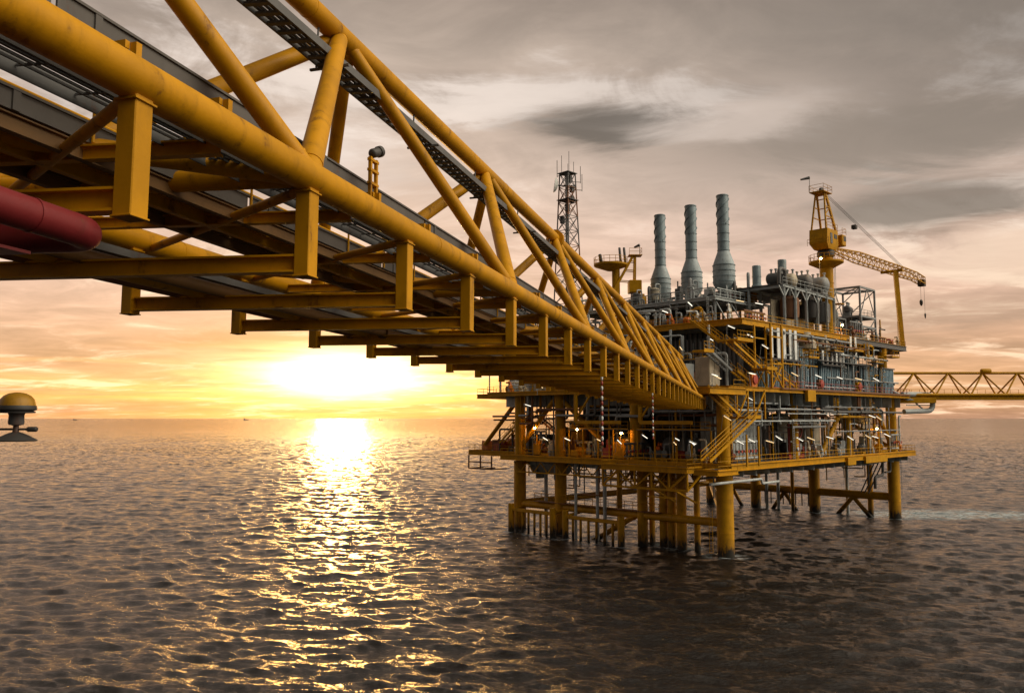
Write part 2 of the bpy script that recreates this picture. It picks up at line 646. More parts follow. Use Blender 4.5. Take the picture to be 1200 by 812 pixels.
# ladder-type cable tray hung below the top chord
mb = MB()
tl, tu = HW - .25, HT - 1.05
for s_ in (-.26, .26):
    skb(mb, (-2.8, tl + s_ - .02, tu - .09), (28, tl + s_ + .02, tu + .09))
n = -2.8
while n < 28:
    skb(mb, (n, tl - .26, tu - .08), (n + .12 / SP, tl + .26, tu - .03))
    n += .11
mb.build('ladder_tray', MID, bridge)
for k in range(0, 20):
    n = -2 + k * 1.5
    mb = MB()
    mb.box(bp(n, tl, tu - .12), (.06, .95, .05))
    mb.tube(bp(n, tl + .3, tu - .1), bp(n, HW + .02, HT - .2), .025, 6)
    mb.build('tray_hanger', MID, bridge)
for dl in (-.14, -.04, .07, .16):
    long_run(lambda q: q.tube(bp(-2.8, tl + dl, tu - .0), bp(28, tl + dl, tu - .0), .035, 6), 'cable', DARK)
# end cross girder on the platform
MB().cbox(V((28.45 * SP, HW, -.55)), (.5, 2 * HW + .5, 1.5), .03).build('end_girder', YELB, bridge)

# the maroon pipe that joins the bridge at the left
mp_ = thing('maroon_pipe', 'thick maroon pipe with an elbow lying under the near bottom chord of the yellow bridge', 'pipe', B0)
mp_.rotation_euler = bridge.rotation_euler
MB().path([bp(-3, .1, -1.52), bp(-.02, .3, -1.70), bp(-.02, 3.6, -1.70)], .165, 24, .31, 12).build('pipe_run', MAROON, mp_)
for n in (-.19, -.9):
    c = bp(-3, .1, -1.52).lerp(bp(-.02, .3, -1.70), (n + 3) / 3.06)
    e = (bp(-.02, .3, -1.70) - bp(-3, .1, -1.52)).normalized()
    MB().tube(c, c + e * .03, .173, 24).build('weld_seam', MAROON, mp_)
skb(MB(), (-3, .45, -2.02), (-.2, 1.1, -1.99)).build('drip_tray', MAROON, mp_)
for n in (-2.6, -1.6, -.62): MB().box(bp(n, .2, -1.5), (.06, .1, .4)).build('hanger_clip', MID, mp_)

# lamp post with floodlight on the bridge
Bm = Matrix.Translation(B0) @ bridge.rotation_euler.to_matrix().to_4x4()
fl = thing('floodlight', 'dark floodlight on a short bracket above the near bottom chord of the yellow bridge', 'floodlight', Bm @ bp(1.98, .6, .2), bridge.rotation_euler.z)
mb = MB()
for s_ in (-.12, .12): mb.box((s_, 0, .6), (.06, .06, 1.2))
for z in (.7, .95, 1.15): mb.box((0, 0, z), (.34, .08, .05))
mb.build('bracket', YELB, fl)
MB().capsule((-.1, 0, 1.26), (.16, -.05, 1.38), .09, 14).build('lamp_head', DARK, fl)
MB().tube((.12, -.04, 1.36), (.19, -.055, 1.395), .11, 14).build('lamp_hood', DARK, fl)

# hanging warning chains under the bridge
for i, (n, lab) in enumerate(((8.2, 'red and white warning chain hanging under the bridge, nearer the middle'), (13.5, 'red and white warning chain hanging under the bridge, nearer the platform'))):
    c = thing('warning_chain', lab, 'chain', Bm @ bp(n, .2, UB), 0, 'warning chains under the bridge')
    a, b_ = MB(), MB()
    for k in range(14): (a if k % 2 else b_).lathe([(.02, 0), (.055, .05), (.055, .14), (.02, .19)], (0, 0, -.22 * (k + 1)), 8)
    a.build('red_links', RED, c)
    b_.build('white_links', WHITE, c)

# ------------------------------------------------------------------ platform frame
TH = R(44.6)
PO = V((28, 108, 0))
PM = Matrix.Translation(PO) @ Matrix.Rotation(TH, 4, 'Z')
PMI = PM.inverted()


def PW(x, y, z): return PM @ V((x, y, z))


def ray_local(px, py):
    d = ray(px, py)
    return PMI @ V((0, 0, CAM_H)), (PMI.to_3x3() @ d)


def on_x(px, py, c):
    o, d = ray_local(px, py)
    return o + d * ((c - o.x) / d.x)


def on_y(px, py, c):
    o, d = ray_local(px, py)
    return o + d * ((c - o.y) / d.y)


plat = thing('offshore_platform', 'huge yellow and grey offshore oil and gas platform standing on yellow legs in the sea', 'oil platform', PO, TH)


def P(mb, name, mat, sharp=35): return mb.build(name, mat, plat, sharp)


Z1, Z2, Z3, Z4 = 12.0, 22.2, 32.0, 36.6      # decks
LEGS0 = [(0, 0, 1.1), (0, 29, .95), (0, 38, 1.0), (0, 13.3, .75)]
LEGS1 = [(58, 0, 1.05), (58, 15, 1.05), (58, 27.5, 1.0), (58, 38, 1.0)]
for x, y, r in LEGS0 + LEGS1:
    mb = MB()
    mb.tube((x, y, -4), (x, y, Z1 - 1), r, 24)
    for z in (3.0, 7.4): mb.tube((x, y, z), (x, y, z + .12), r + .04, 24)
    P(mb, 'jacket_leg', YELL)
# conductors
for px, yb, r in ((763.5, 4, .42), (777, 2, .60), (787, 2, .60), (798, 1.5, .68), (816, 2.5, .42)):
    q = on_x(px, 560, yb * .5)
    mb = MB()
    mb.tube((q.x, q.y, -4), (q.x, q.y, Z1 - .8), r, 18)
    mb.tube((q.x, q.y, 5.6), (q.x, q.y, 5.75), r + .06, 18)
    P(mb, 'conductor', YELL)
# thin risers and caissons
for x, y, r in ((-1.6, 24.5, .22), (-1.2, 20.6, .25), (-1.2, 19.2, .28), (58.5, 4.5, .5), (57, 19, .35), (57, 22, .3), (57, 24.5, .3), (20, 33, .5), (2, 34, .3), (59, 9, .3)):
    P(MB().tube((x, y, -4), (x, y, Z1 - .5), r, 14), 'riser', YELL if r > .3 else LGREY)
# horizontal and diagonal jacket braces
def brace(p, q, r): P(MB().tube(p, q, r, 18), 'jacket_brace', YELL)


brace((0, 0, 4.3), (0, 38, 4.1), .55)
brace((58, 0, 3.8), (58, 38, 4.0), .72)
brace((0, 0, 4.6), (58, 38, 4.0), .5)
brace((0, 38, 4.2), (58, 38, 4.2), .55)
for y0, y1 in ((0, 15), (15, 27.5), (27.5, 38)):
    brace((58, y0, 3.8 - 9), (58, (y0 + y1) / 2, 3.4), .4)
    brace((58, y1, 3.8 - 9), (58, (y0 + y1) / 2, 3.4), .4)
brace((0, 14.3, 4.2), (0, 29, -4), .4)
# walkway along the jacket brace, with rails
mb = MB()
for z in (5.6, 6.1): mb.tube((-.7, 10, z), (-.7, 34, z), .05, 6)
for k in range(17): mb.tube((-.7, 10 + k * 1.5, 4.8), (-.7, 10 + k * 1.5, 6.1), .05, 6)
P(mb, 'jacket_handrail', YEL)
P(MB().box((-.4, 22, 4.82), (1.1, 24, .1)), 'jacket_walkway', RUST)
mb = MB()
for k in range(9): mb.tube((57.4, 16 + k * 1.3, 1.0), (57.4, 16 + k * 1.3, 3.6), .12, 6)
P(mb, 'anode_rack', DARK)


# boat landings
def landing(y0, y1, x, z, lab):
    t = thing('boat_landing', lab, 'boat landing', PW(x, (y0 + y1) / 2, 0), TH, 'boat landings at the waterline')
    L = (y1 - y0) / 2
    MB().beam((0, -L, z), (0, L, z), .45, .45).build('top_rail', YELL, t)
    MB().beam((.9, -L, z - .3), (.9, L, z - .3), .3, .3).build('back_rail', YELL, t)
    n = 8
    for k in range(n):
        y = -L + 2 * L * k / (n - 1)
        r = .5 if k in (0, n - 1) else .2
        MB().tube((0, y, -1.5), (0, y, z + (.9 if r > .3 else 0)), r, 12).build('fender_post', YELL, t)
    for s_ in (-L, L): MB().tube((0, s_, z), (x * -1 + .2, s_, z + .4), .22, 10).build('stay', YELL, t)


landing(14.7, 25.2, -3.2, 3.3, 'yellow boat landing with fender posts at the waterline beside the conductor cluster')
landing(27.8, 36.8, -3.2, 3.5, 'leftmost boat landing with fender posts, at the left legs of the platform')

# ladder on the front leg
def ladder(mb, x, y, z0, z1, ax='y', w=.5):
    d = V((0, w / 2, 0)) if ax == 'y' else V((w / 2, 0, 0))
    c = V((x, y, 0))
    for s_ in (-1, 1): mb.tube(c + d * s_ + V((0, 0, z0)), c + d * s_ + V((0, 0, z1)), .04, 6)
    z = z0
    while z < z1:
        mb.tube(c - d + V((0, 0, z)), c + d + V((0, 0, z)), .025, 5)
        z += .35


mb = MB(); ladder(mb, -1.6, 1.2, .5, 6); P(mb, 'leg_ladder', YEL)
mb = MB(); ladder(mb, 59.5, -.6, 4, 12); P(mb, 'leg_ladder', GREY)


# ------------------------------------------------------------------ decks
def deck(x0, x1, y0, y1, z, edge, em, gd=1.0, gm=GREY, step=3.2, plate=DARK):
    """Plate, edge beams round it, cross girders below."""
    P(MB().span((x0 + .2, y0 + .2, z - .06), (x1 - .2, y1 - .2, z)), 'deck_plate', plate)
    for a, c in (((x0, y0), (x1, y0)), ((x0, y1), (x1, y1)), ((x0, y0), (x0, y1)), ((x1, y0), (x1, y1))):
        P(MB().ibeam((*a, z - edge / 2 + .04), (*c, z - edge / 2 + .04), .4, edge, .06), 'edge_beam', em, 20)
    n = max(1, int((x1 - x0) / step))
    for k in range(1, n):
        x = x0 + (x1 - x0) * k / n
        P(MB().ibeam((x, y0 + .22, z - .08 - gd / 2), (x, y1 - .22, z - .08 - gd / 2), .35, gd, .04), 'deck_girder', gm, 20)


def rail(pts, z, m=YEL, h=1.1, name='railing', parent=None, step=1.5, kick=True):
    mb = MB()
    for p, q in zip(pts[:-1], pts[1:]):
        p, q = V((*p, z)), V((*q, z))
        L = (q - p).length
        for u in (h * .5, h):
            mb.tube(p + V((0, 0, u)), q + V((0, 0, u)), .035, 6)
        if kick: mb.beam(p + V((0, 0, .09)), q + V((0, 0, .09)), .015, .16)
        k = max(1, int(L / step))
        for i in range(k + 1):
            a = p.lerp(q, i / k)
            mb.tube(a, a + V((0, 0, h)), .035, 6)
    return mb.build(name, m, parent or plat)


# lower deck
deck(-2.6, 62, -2.6, 40, Z1, .8, YEL, 1.5, LGREY, 3.3)
deck(5.5, 15, 40.3, 57, Z1, .8, YEL, .6, YEL, 3.0)
rail([(-2.5, 40), (-2.5, -2.5), (62, -2.5), (62, 40)], Z1)
rail([(5.6, 40.5), (5.6, 57), (15, 57), (15, 40.5)], Z1)
# main deck
deck(-1.8, 62, -2.0, 44, Z2, .6, YEL, 2.2, LGREY, 4.2)
deck(4, 15, 44.3, 53, Z2, .7, YEL, .6, YEL, 3.0)
rail([(-1.8, 44), (-1.8, 4.6)], Z2)
rail([(9, -2), (62, -2), (62, 40)], Z2, RED)
rail([(4, 44.4), (4, 53), (15, 53), (15, 44.4)], Z2)
# dark red gutter line on the right hand main deck edge
P(MB().span((12, -2.32, Z2 - .1), (61.5, -2.22, Z2 + .18)), 'deck_gutter', RUST)
P(MB().cbox((20.6, -2.45, Z2 - .9), (2.6, .5, 1.7), .03), 'deck_bracket', YEL)
P(MB().cbox((33, -2.85, Z1 - .75), (3.0, .5, 1.2), .03), 'deck_bracket', YEL)
P(MB().cbox((43, -2.85, Z1 - .75), (9, .4, 1.1), .03), 'deck_bracket', YEL)
# upper deck
deck(7, 44, .8, 38, Z3, .85, YEL, 1.0, GREY, 3.1)
deck(44.4, 68, 0.4, 34, Z3 - .3, .9, MID, 1.5, GREY, 2.9)
rail([(7, 38), (7, .9), (43, .9)], Z3, YEL)
rail([(45, .5), (68, .5), (68, 34)], Z3 - .3, YEL)
# upper equipment deck under the stacks
deck(13, 28, 8.6, 37, Z4, .5, LGREY, .5, LGREY, 3)
rail([(28, 8.7), (13, 8.7), (13, 37)], Z4, LGREY)
# deck extensions: bridge landing, lower front balcony
deck(-10.5, -2.1, -4.6, 4.6, Z2 - .5, .8, YEL, .5, YEL, 2.5)
rail([(-2.2, -4.6), (-5, -4.6)], Z2 - .5)
deck(-6.5, -2.9, 1.5, 15.5, Z1 - .4, .7, YEL, .5, YEL, 2)
rail([(-2.9, 15.5), (-6.5, 15.5), (-6.5, 1.5), (-2.9, 1.5)], Z1 - .4)
deck(-11.5, -6.9, -6, -2.8, Z1 - .2, .6, YEL, .4, YEL, 2)
rail([(-7, -6), (-11.4, -6), (-11.4, -2.8)], Z1 - .2)
# truss bracing under the lower front balcony
mb = MB()
zt, zb = Z1 - 1.1, Z1 - 3.3
mb.beam((-6.3, 1.6, zb), (-6.3, 15.4, zb), .28, .28)
for k in range(6):
    y = 1.6 + k * 2.76
    mb.beam((-6.3, y, zb), (-6.3, y, zt), .22, .22)
    if k < 5: mb.beam((-6.3, y, zb if k % 2 else zt), (-6.3, y + 2.76, zt if k % 2 else zb), .18, .18)
    mb.beam((-6.3, y, zb), (-2.6, y, zt), .2, .2)
P(mb, 'balcony_truss', YEL)
mb = MB()
for y in (3.5, 7): mb.beam((-6.3, y, zb), (-1, y, 6.6), .22, .22)
mb.beam((-6.3, 3.4, 7.7), (-6.3, 8, 7.7), .2, .2)
P(mb, 'balcony_strut', YEL)
# hanging basket at the far left end
mb = MB()
for y in (50.5, 53.5, 56.7):
    mb.beam((5.3, y, Z1 - .8), (5.3, y, Z1 - 3.2), .2, .2)
    mb.beam((5.3, y, Z1 - 3.2), (9, y, Z1 - 3.2), .2, .2)
for z in (Z1 - 2, Z1 - 3.2): mb.beam((5.3, 50.5, z), (5.3, 56.7, z), .2, .2)
P(mb, 'basket_frame', RUST)

# columns between the decks
for x, y in [(0, 0), (0, 14.3), (0, 29), (0, 38), (20, 0), (39, 0), (58, 0), (58, 15), (58, 27.5), (58, 38), (39, 38), (20, 38), (7.5, 43)]:
    P(MB().tube((x, y, Z1), (x, y, Z2 - .06), .85 if x in (0, 58) else .6, 18), 'deck_column', YEL)
    if x >= 20:
        P(MB().tube((x, y + 1.2, Z2), (x, y + 1.2, Z3 - .1), .8 if x == 58 else .35, 18), 'deck_column', YEL if x == 58 else GREY)
for p, q in (((58, 0, Z1 + .6), (49, 0, Z2 - .8)), ((39, 0, Z2 - .9), (30, .4, Z1 + .6)), ((0, 38, Z1 + 1), (0, 29.6, Z2 - .6)), ((0, 29, Z2 - 1), (0, 21, Z1 + 3)), ((58, 14, Z2 - 1), (58, 1, Z1 + 1)), ((6, 44, Z2 - .5), (6, 53, Z1 + 1.2))):
    P(MB().tube(p, q, .38, 12), 'deck_brace', YEL)
# yellow frames under the main deck on the left face
for y in (12, 24):
    mb = MB()
    mb.beam((-2, y, Z2 - .6), (-2, y, Z1 + 5.4), .45, .45)
    mb.beam((-2, y, Z1 + 5.4), (-2, y - 8.5, Z1 + 5.4), .4, .5)
    mb.beam((-2, y, Z1 + 5.8), (-2, y - 2.8, Z2 - .8), .25, .25)
    P(mb, 'hung_frame', YEL)

# inner firewalls, ribbed
def ribbed(p0, p1, z0, z1, name, mat, nrm, rib=.55, dep=.16):
    mb = MB()
    p0, p1 = V((*p0, 0)), V((*p1, 0))
    L = (p1 - p0).length
    d = (p1 - p0) / L
    nn = V((*nrm, 0))
    mb.beam(p0 + V((0, 0, (z0 + z1) / 2)), p1 + V((0, 0, (z0 + z1) / 2)), .1, z1 - z0)
    k = int(L / rib)
    for i in range(k):
        c = p0 + d * (L * (i + .5) / k) + nn * (dep / 2 + .03)
        mb.beam(c + V((0, 0, z0 + .04)), c + V((0, 0, z1 - .04)), rib * .42, dep, nn)
    return P(mb, name, mat)


ribbed((11, 22), (54, 22), Z1 + .02, Z2 - 2, 'firewall', DARK, (0, -1))
ribbed((14, 4), (14, 27), Z1 + .02, Z2 - 2, 'firewall', DARK, (-1, 0))
ribbed((11, 3), (11, 36), Z2 + .02, Z3 - 1, 'firewall', MID, (-1, 0), .9, .3)
ribbed((12, 33), (56, 33), Z2 + .02, Z3 - 1, 'firewall', DARK, (0, -1))
# blue-grey clad modules on the right face, between main and upper deck
MOD = [(11.5, 21, 1.2, Z2 + .1, 26.6, BLUEG), (21.3, 30, .9, Z2 + .1, 28.9, BLUEG), (30.4, 38.2, .6, Z2 + .1, 27.4, BLUEG), (38.6, 45.4, .9, Z2 + .1, 28, BLUEG), (45.8, 52, .5, Z2 + .1, 27.2, BLUEG), (54.2, 60.2, .3, Z2 + .1, 26.9, BLUEG)]
for i, (x0, x1, y, z0, z1, m) in enumerate(MOD):
    o = ribbed((x0, y), (x1, y), z0, z1, 'clad_wall', m, (0, -1), .62, .24)
    P(MB().span((x0, y + .1, z0), (x1, y + 7, z1 - .05)), 'clad_module', MID)
    P(MB().span((x0 - .1, y - .45, z1), (x1 + .1, y + 7, z1 + .22)), 'module_roof', MID)
ribbed((9.2, 2.2), (9.2, 20), Z2 + .1, Z3 - 2.2, 'clad_wall', MID, (-1, 0), .7, .25)
# walkway bracket halfway up the right face
P(MB().span((27, -.9, 27.0), (47, .4, 27.12)), 'catwalk', MID)
rail([(27, -.9), (47, -.9)], 27.1, MID, kick=False)


# banks of tall pale panels
def bank(xs, z0, z1, y, lab, w=.62):
    t = thing('radiator_bank', lab, 'radiator', PW(sum(xs) / len(xs), y, z0), TH, 'banks of pale radiator panels on the right face')
    c = sum(xs) / len(xs)
    for x in xs:
        MB().cbox((x - c, 0, (z1 - z0) / 2), (w, .16, z1 - z0), .02).build('panel', WHITE, t, sharp=20)
    mb = MB()
    for z in (.5, z1 - z0 - .5): mb.tube((xs[0] - c - .4, .4, z), (xs[-1] - c + .4, .4, z), .12, 8)
    mb.build('header_pipe', GREY, t)
    MB().span((xs[0] - c - .6, -.3, -.3), (xs[-1] - c + .6, 2.2, -.08)).build('shelf', DARK, t)


def xs_at(pxs, py, y): return [on_y(p, py, y).x for p in pxs]


bank(xs_at([904, 912, 919, 926, 932], 403, -.4), on_y(915, 420, -.4).z, on_y(915, 385, -.4).z, -.4, 'tallest bank of pale radiator panels, just right of the yellow stairs', .8)
bank(xs_at([964, 969.5, 975, 980, 984.5, 988], 418, -.3), on_y(975, 427, -.3).z, on_y(975, 412, -.3).z, -.3, 'short bank of six pale radiator panels at the middle of the right face', .6)
bank(xs_at([997, 1002.5], 410, -.3), on_y(1000, 427, -.3).z, on_y(1000, 395, -.3).z, -.3, 'narrow pair of tall pale radiator panels below the crane pedestal', .7)


# ------------------------------------------------------------------ stairs
def stair(p, q, w=1.0, side=(0, 1, 0), m=YEL):
    p, q, side = V(p), V(q), V(side).normalized()
    mb = MB()
    d = q - p
    n = max(4, int(abs(d.z) / .22))
    for s_ in (0, 1):
        o = side * (s_ * w)
        mb.beam(p + o, q + o, .1, .32)
    hd = V((d.x, d.y, 0)).normalized()
    for i in range(n):
        c = p.lerp(q, (i + .5) / n) + side * (w / 2)
        a = side * (w / 2)
        mb.beam(c - a, c + a, .28, .04)
    st = P(mb, 'stair', m)
    hr = MB()
    for s_ in (0, 1):
        o = side * (s_ * w)
        for u in (.55, 1.1):
            hr.tube(p + o + V((0, 0, u)), q + o + V((0, 0, u)), .04, 6)
        for i in range(5):
            a = p.lerp(q, i / 4) + o
            hr.tube(a, a + V((0, 0, 1.1)), .04, 6)
    hr.build('handrail', m, st)


def flat(p, w, d, z, m=YEL):
    P(MB().cbox((p[0], p[1], z - .15), (w, d, .3), .02), 'stair_landing', m)
    rail([(p[0] - w / 2, p[1] - d / 2), (p[0] + w / 2, p[1] - d / 2)], z, m, step=.8)


a, b_ = on_x(808, 375, 4.5), on_x(843, 401, 4.5)
stair(a, b_, 1.2, (1, 0, 0))
za = b_.z
flat((3.2, -.2), 4.2, 3.2, za)
a, b_ = on_y(860, 401, -1.6), on_y(893, 431, -1.6)
stair(a, b_, 1.2)
zb_ = b_.z
flat((b_.x + 1.4, -1.2), 3, 2.4, zb_)
stair((b_.x + 2.9, -1.6, zb_), (18.6, -1.6, Z2), 1.2)
a, b_ = on_y(840, 461, -4.2), on_y(868, 488, -4.2)
stair(a, b_, 1.2)
zc = b_.z
flat((b_.x + 1.5, -4.0), 3.4, 2.6, zc)
stair((b_.x + 1.6, -5.6, zc), tuple(on_y(832, 541, -5.6)), 1.2)
# grey inner flights
a, b_ = on_y(833, 411, .4), on_y(858, 434, .4)
stair(a, b_, 1.0, m=GREY)
stair((b_.x + 1.4, .4, b_.z), (9.5, .4, Z2 + .4), 1.0, m=YEL)
flat((a.x - 1.2, .8), 2.4, 1.8, a.z)
# stair tower frame
mb = MB()
for x in (9.2, 12.4):
    for y in (-2.3, .2):
        mb.beam((x, y, Z2), (x, y, Z3 - .8), .24, .24)
for y in (-2.3, .2):
    for z in (Z2 + 3.4, Z3 - 2.6): mb.beam((9.2, y, z), (12.4, y, z), .18, .18)
    mb.beam((9.2, y, Z2), (12.4, y, Z2 + 3.4), .14, .14)
    mb.beam((12.4, y, Z2), (9.2, y, Z2 + 3.4), .14, .14)
for k in range(3): mb.beam((12.4 + k * 2.0, -2.3, Z2), (12.4 + k * 2.0, -2.3, 25 - k * .9), .16, .16)
P(mb, 'stair_tower', YEL)
# knee frame under the middle landing
mb = MB()
for y in (-5.2, -2.8):
    mb.beam((1.6, y, zc - .3), (1.6, y, Z2 - .6), .18, .18)
    mb.beam((-1.2, y, zc - .3), (1.6, y, Z2 - .8), .16, .16)
    mb.beam((-1.2, y, zc - .3), (-1.2, y, Z2 - .7), .16, .16)
mb.beam((-4, -5.6, Z1), (-4, -5.6, 16), .18, .18)
mb.beam((-1, -5.6, Z1), (-1, -5.6, 17), .18, .18)
P(mb, 'landing_frame', YEL)
# left end stairs between lower and main deck
for p_, q_ in ((on_x(585, 519, 5.0), on_x(612, 490, 5.0)), (on_x(596, 519, 6.4), on_x(621, 489, 6.4))):
    stair(p_, q_, 1.0, (1, 0, 0))
stair(tuple(on_x(627, 487, 1.5)), tuple(on_x(652, 508, 1.5)), 1.0, (1, 0, 0), RUST)

# ------------------------------------------------------------------ pipes and trays that belong to the platform
rng = random.Random(11)
PM_ = [GREY, LGREY, GREY, MID, YEL, LGREY, RUST]


def pipe(pts, r, m): P(MB().path(pts, r, 10, r * 2.6, 4), 'pipe', m)


# under the main deck
for i in range(16):
    x0 = rng.uniform(-1, 40)
    L = rng.uniform(6, 18)
    y = rng.uniform(-1.6, 3)
    z = Z2 - rng.uniform(2.1, 4.0)
    pipe([(x0, y, Z2 - 1), (x0, y, z), (x0 + L, y, z), (x0 + L, y, z - rng.uniform(1, 3))], rng.uniform(.1, .26), rng.choice(PM_))
for i in range(12):
    y0 = rng.uniform(0, 26)
    L = rng.uniform(5, 14)
    x = rng.uniform(-1.4, 3)
    z = Z2 - rng.uniform(1.8, 4.0)
    pipe([(x, y0, Z2 - 1), (x, y0, z), (x, y0 + L, z), (x, y0 + L, z - rng.uniform(.5, 2.5))], rng.uniform(.1, .24), rng.choice(PM_))
# under the lower deck
for i in range(14):
    x0 = rng.uniform(-2, 44)
    L = rng.uniform(4, 14)
    y = rng.uniform(-2, 6)
    z = Z1 - rng.uniform(1.2, 2.6)
    pipe([(x0, y, Z1 - .5), (x0, y, z), (x0 + L, y, z), (x0 + L, y, Z1 - .5)], rng.uniform(.08, .2), rng.choice(PM_))
for i in range(10):
    y0 = rng.uniform(2, 30)
    L = rng.uniform(4, 9)
    x = rng.uniform(-2, 2)
    z = Z1 - rng.uniform(1.2, 3.2)
    pipe([(x, y0, Z1 - .5), (x, y0, z), (x, y0 + L, z), (x, y0 + L, Z1 - .5)], rng.uniform(.08, .2), rng.choice(PM_))
pipe([(-9, -3.4, 10.0), (4, -3.2, 10.0), (4, -3.2, 9.4), (9, -3.0, 9.4)], .17, LGREY)
# on the left face between main and upper deck
for i in range(14):
    y = rng.uniform(1, 30)
    x = rng.uniform(4, 8.6)
    z = rng.uniform(27, 30.8)
    w_ = rng.uniform(1.5, 6)
    pipe([(x, y, Z2 + .1), (x, y, z), (x, y + w_, z), (x, y + w_, Z3 - .8)], rng.uniform(.1, .22), rng.choice([GREY, LGREY, MID, LGREY]))
# right face under the upper deck
for i in range(10):
    x = rng.uniform(12, 52)
    z = rng.uniform(28.6, 30.8)
    w_ = rng.uniform(2, 9)
    pipe([(x, .2, Z3 - 1), (x, .2, z), (x + w_, .2, z), (x + w_, .2, z - 1.6)], rng.uniform(.12, .28), rng.choice([GREY, LGREY, YEL, TAN]))
# left end
for i in range(12):
    y = rng.uniform(30, 50)
    x = rng.uniform(5, 10)
    z0 = rng.choice([Z1, Z2])
    h = rng.uniform(1.2, 5)
    w_ = rng.uniform(1, 4)
    pipe([(x, y, z0), (x, y, z0 + h), (x, y + w_, z0 + h), (x, y + w_, z0)], rng.uniform(.08, .2), rng.choice(PM_))
# the looping grey pipe at the right end
pipe([(60.5, -1.2, 22.4), (66.5, -4.4, 22.4), (66.5, -4.4, 19.4), (60.5, -1.4, 19.2)], .48, LGREY)
mb = MB()
for z in (20.4, 21.4): mb.tube((61, -1.7, z), (66, -4.2, z), .1, 8)
mb.tube((61.6, -1.8, 22), (64.6, -3.4, 19.6), .14, 8)
P(mb, 'pipe_support', GREY)
pipe([(50, -1.2, Z1 - .8), (50, -1.2, 8.2), (47, -1, 8.0), (47, -1, 6)], .25, DARK)
pipe([(53.5, -1.2, Z1 - .8), (53.5, -1.2, 8.6), (51, -1.2, 8.6)], .16, DARK)
for k in range(3): pipe([(57 + k * .8, 1 + k, Z1 - 1), (54 + k * .8, 3 + k, 4.5)], .12, DARK)
for z, x0, x1 in ((19.2, 8, 29), (18.6, 14, 34), (19.7, 26, 44)):
    P(MB().span((x0, -2.2, z), (x1, -1.6, z + .14)), 'cable_ladder', LGREY if z < 19 else GREY)


rng = random.Random(77)


def extra_pipe(pts, r, m): P(MB().path(pts, r, 8, r * 2.5, 3), 'extra_pipe', m)  # further pipes added to fill out the decks


for i in range(26):      # hung under the main deck, left face
    y0 = rng.uniform(-1, 40); x = rng.uniform(-1.5, 6); z = Z2 - rng.uniform(2.4, 5.2)
    w_ = rng.uniform(2, 8)
    extra_pipe([(x, y0, Z2 - .3), (x, y0, z), (x, y0 + w_, z), (x + 2, y0 + w_, z)], rng.uniform(.06, .2), rng.choice([LGREY, GREY, MID, MID, RUST, YEL]))
for i in range(24):      # right face
    x0 = rng.uniform(0, 54); y = rng.uniform(-1.6, 3); z = Z2 - rng.uniform(2.4, 4.6)
    w_ = rng.uniform(2, 7)
    extra_pipe([(x0, y, Z2 - .3), (x0, y, z), (x0 + w_, y, z), (x0 + w_, y, z - rng.uniform(.5, 3))], rng.uniform(.06, .2), rng.choice([LGREY, GREY, MID, MID, RUST]))
for i in range(26):      # around the stack deck
    x0 = rng.uniform(12.6, 27); y = rng.uniform(9, 35); h = rng.uniform(.8, 3.2)
    w_ = rng.uniform(.8, 2.5)
    extra_pipe([(x0, y, Z4), (x0, y, Z4 + h), (x0, y + w_, Z4 + h), (x0, y + w_, Z4)], rng.uniform(.1, .24), rng.choice([LGREY, GREY, LGREY, MID]))
for i in range(22):      # below the stack deck and on the upper deck edge
    y = rng.uniform(3, 36); x = rng.uniform(8, 13.4); h = rng.uniform(1.2, 4)
    w_ = rng.uniform(1, 4)
    extra_pipe([(x, y, Z3), (x, y, Z3 + h), (x, y + w_, Z3 + h), (x + 2, y + w_, Z3 + h)], rng.uniform(.08, .22), rng.choice([LGREY, GREY, RUST, MID, YEL]))
for i in range(46):      # slim posts between lower and main deck
    if i < 22: x, y = rng.uniform(-2, 5), rng.uniform(1, 39)
    else: x, y = rng.uniform(2, 58), rng.uniform(-2, 5)
    m = rng.choice([GREY, LGREY, MID, MID, YEL])
    w_ = rng.choice([.12, .18, .25])
    P(MB().beam((x, y, Z1), (x, y, Z2 - .2), w_, w_), 'support_post', m)
for i in range(30):      # transverse supports below the main deck
    z = Z2 - rng.uniform(3, 6.4)
    if i < 15:
        y = rng.uniform(2, 36); x = rng.uniform(-1, 3)
        P(MB().beam((x, y, z), (x + rng.uniform(1.5, 5), y, z), .16, .2), 'pipe_bearer', MID)
    else:
        x = rng.uniform(2, 56); y = rng.uniform(-1, 3)
        P(MB().beam((x, y, z), (x + rng.uniform(2, 6), y, z), .16, .2), 'pipe_bearer', MID)
mb = MB()
for y0, y1 in ((1, 13), (14.5, 26)):
    mb.span((-1.6, y0, Z1 + 4.3), (2.6, y1, Z1 + 4.4))
P(mb, 'mezzanine', MID)
for y0, y1 in ((1, 13), (14.5, 26)):
    rail([(-1.6, y1), (-1.6, y0)], Z1 + 4.4)
    for k in range(5): P(MB().beam((-1.4, y0 + (y1 - y0) * k / 4, Z1), (-1.4, y0 + (y1 - y0) * k / 4, Z1 + 4.3), .18, .18), 'mezzanine_post', YEL)
P(MB().span((16, -1.8, Z1 + 4.6), (27, .4, Z1 + 4.7)), 'mezzanine', MID)
rail([(16, -1.8), (27, -1.8)], Z1 + 4.7, GREY)
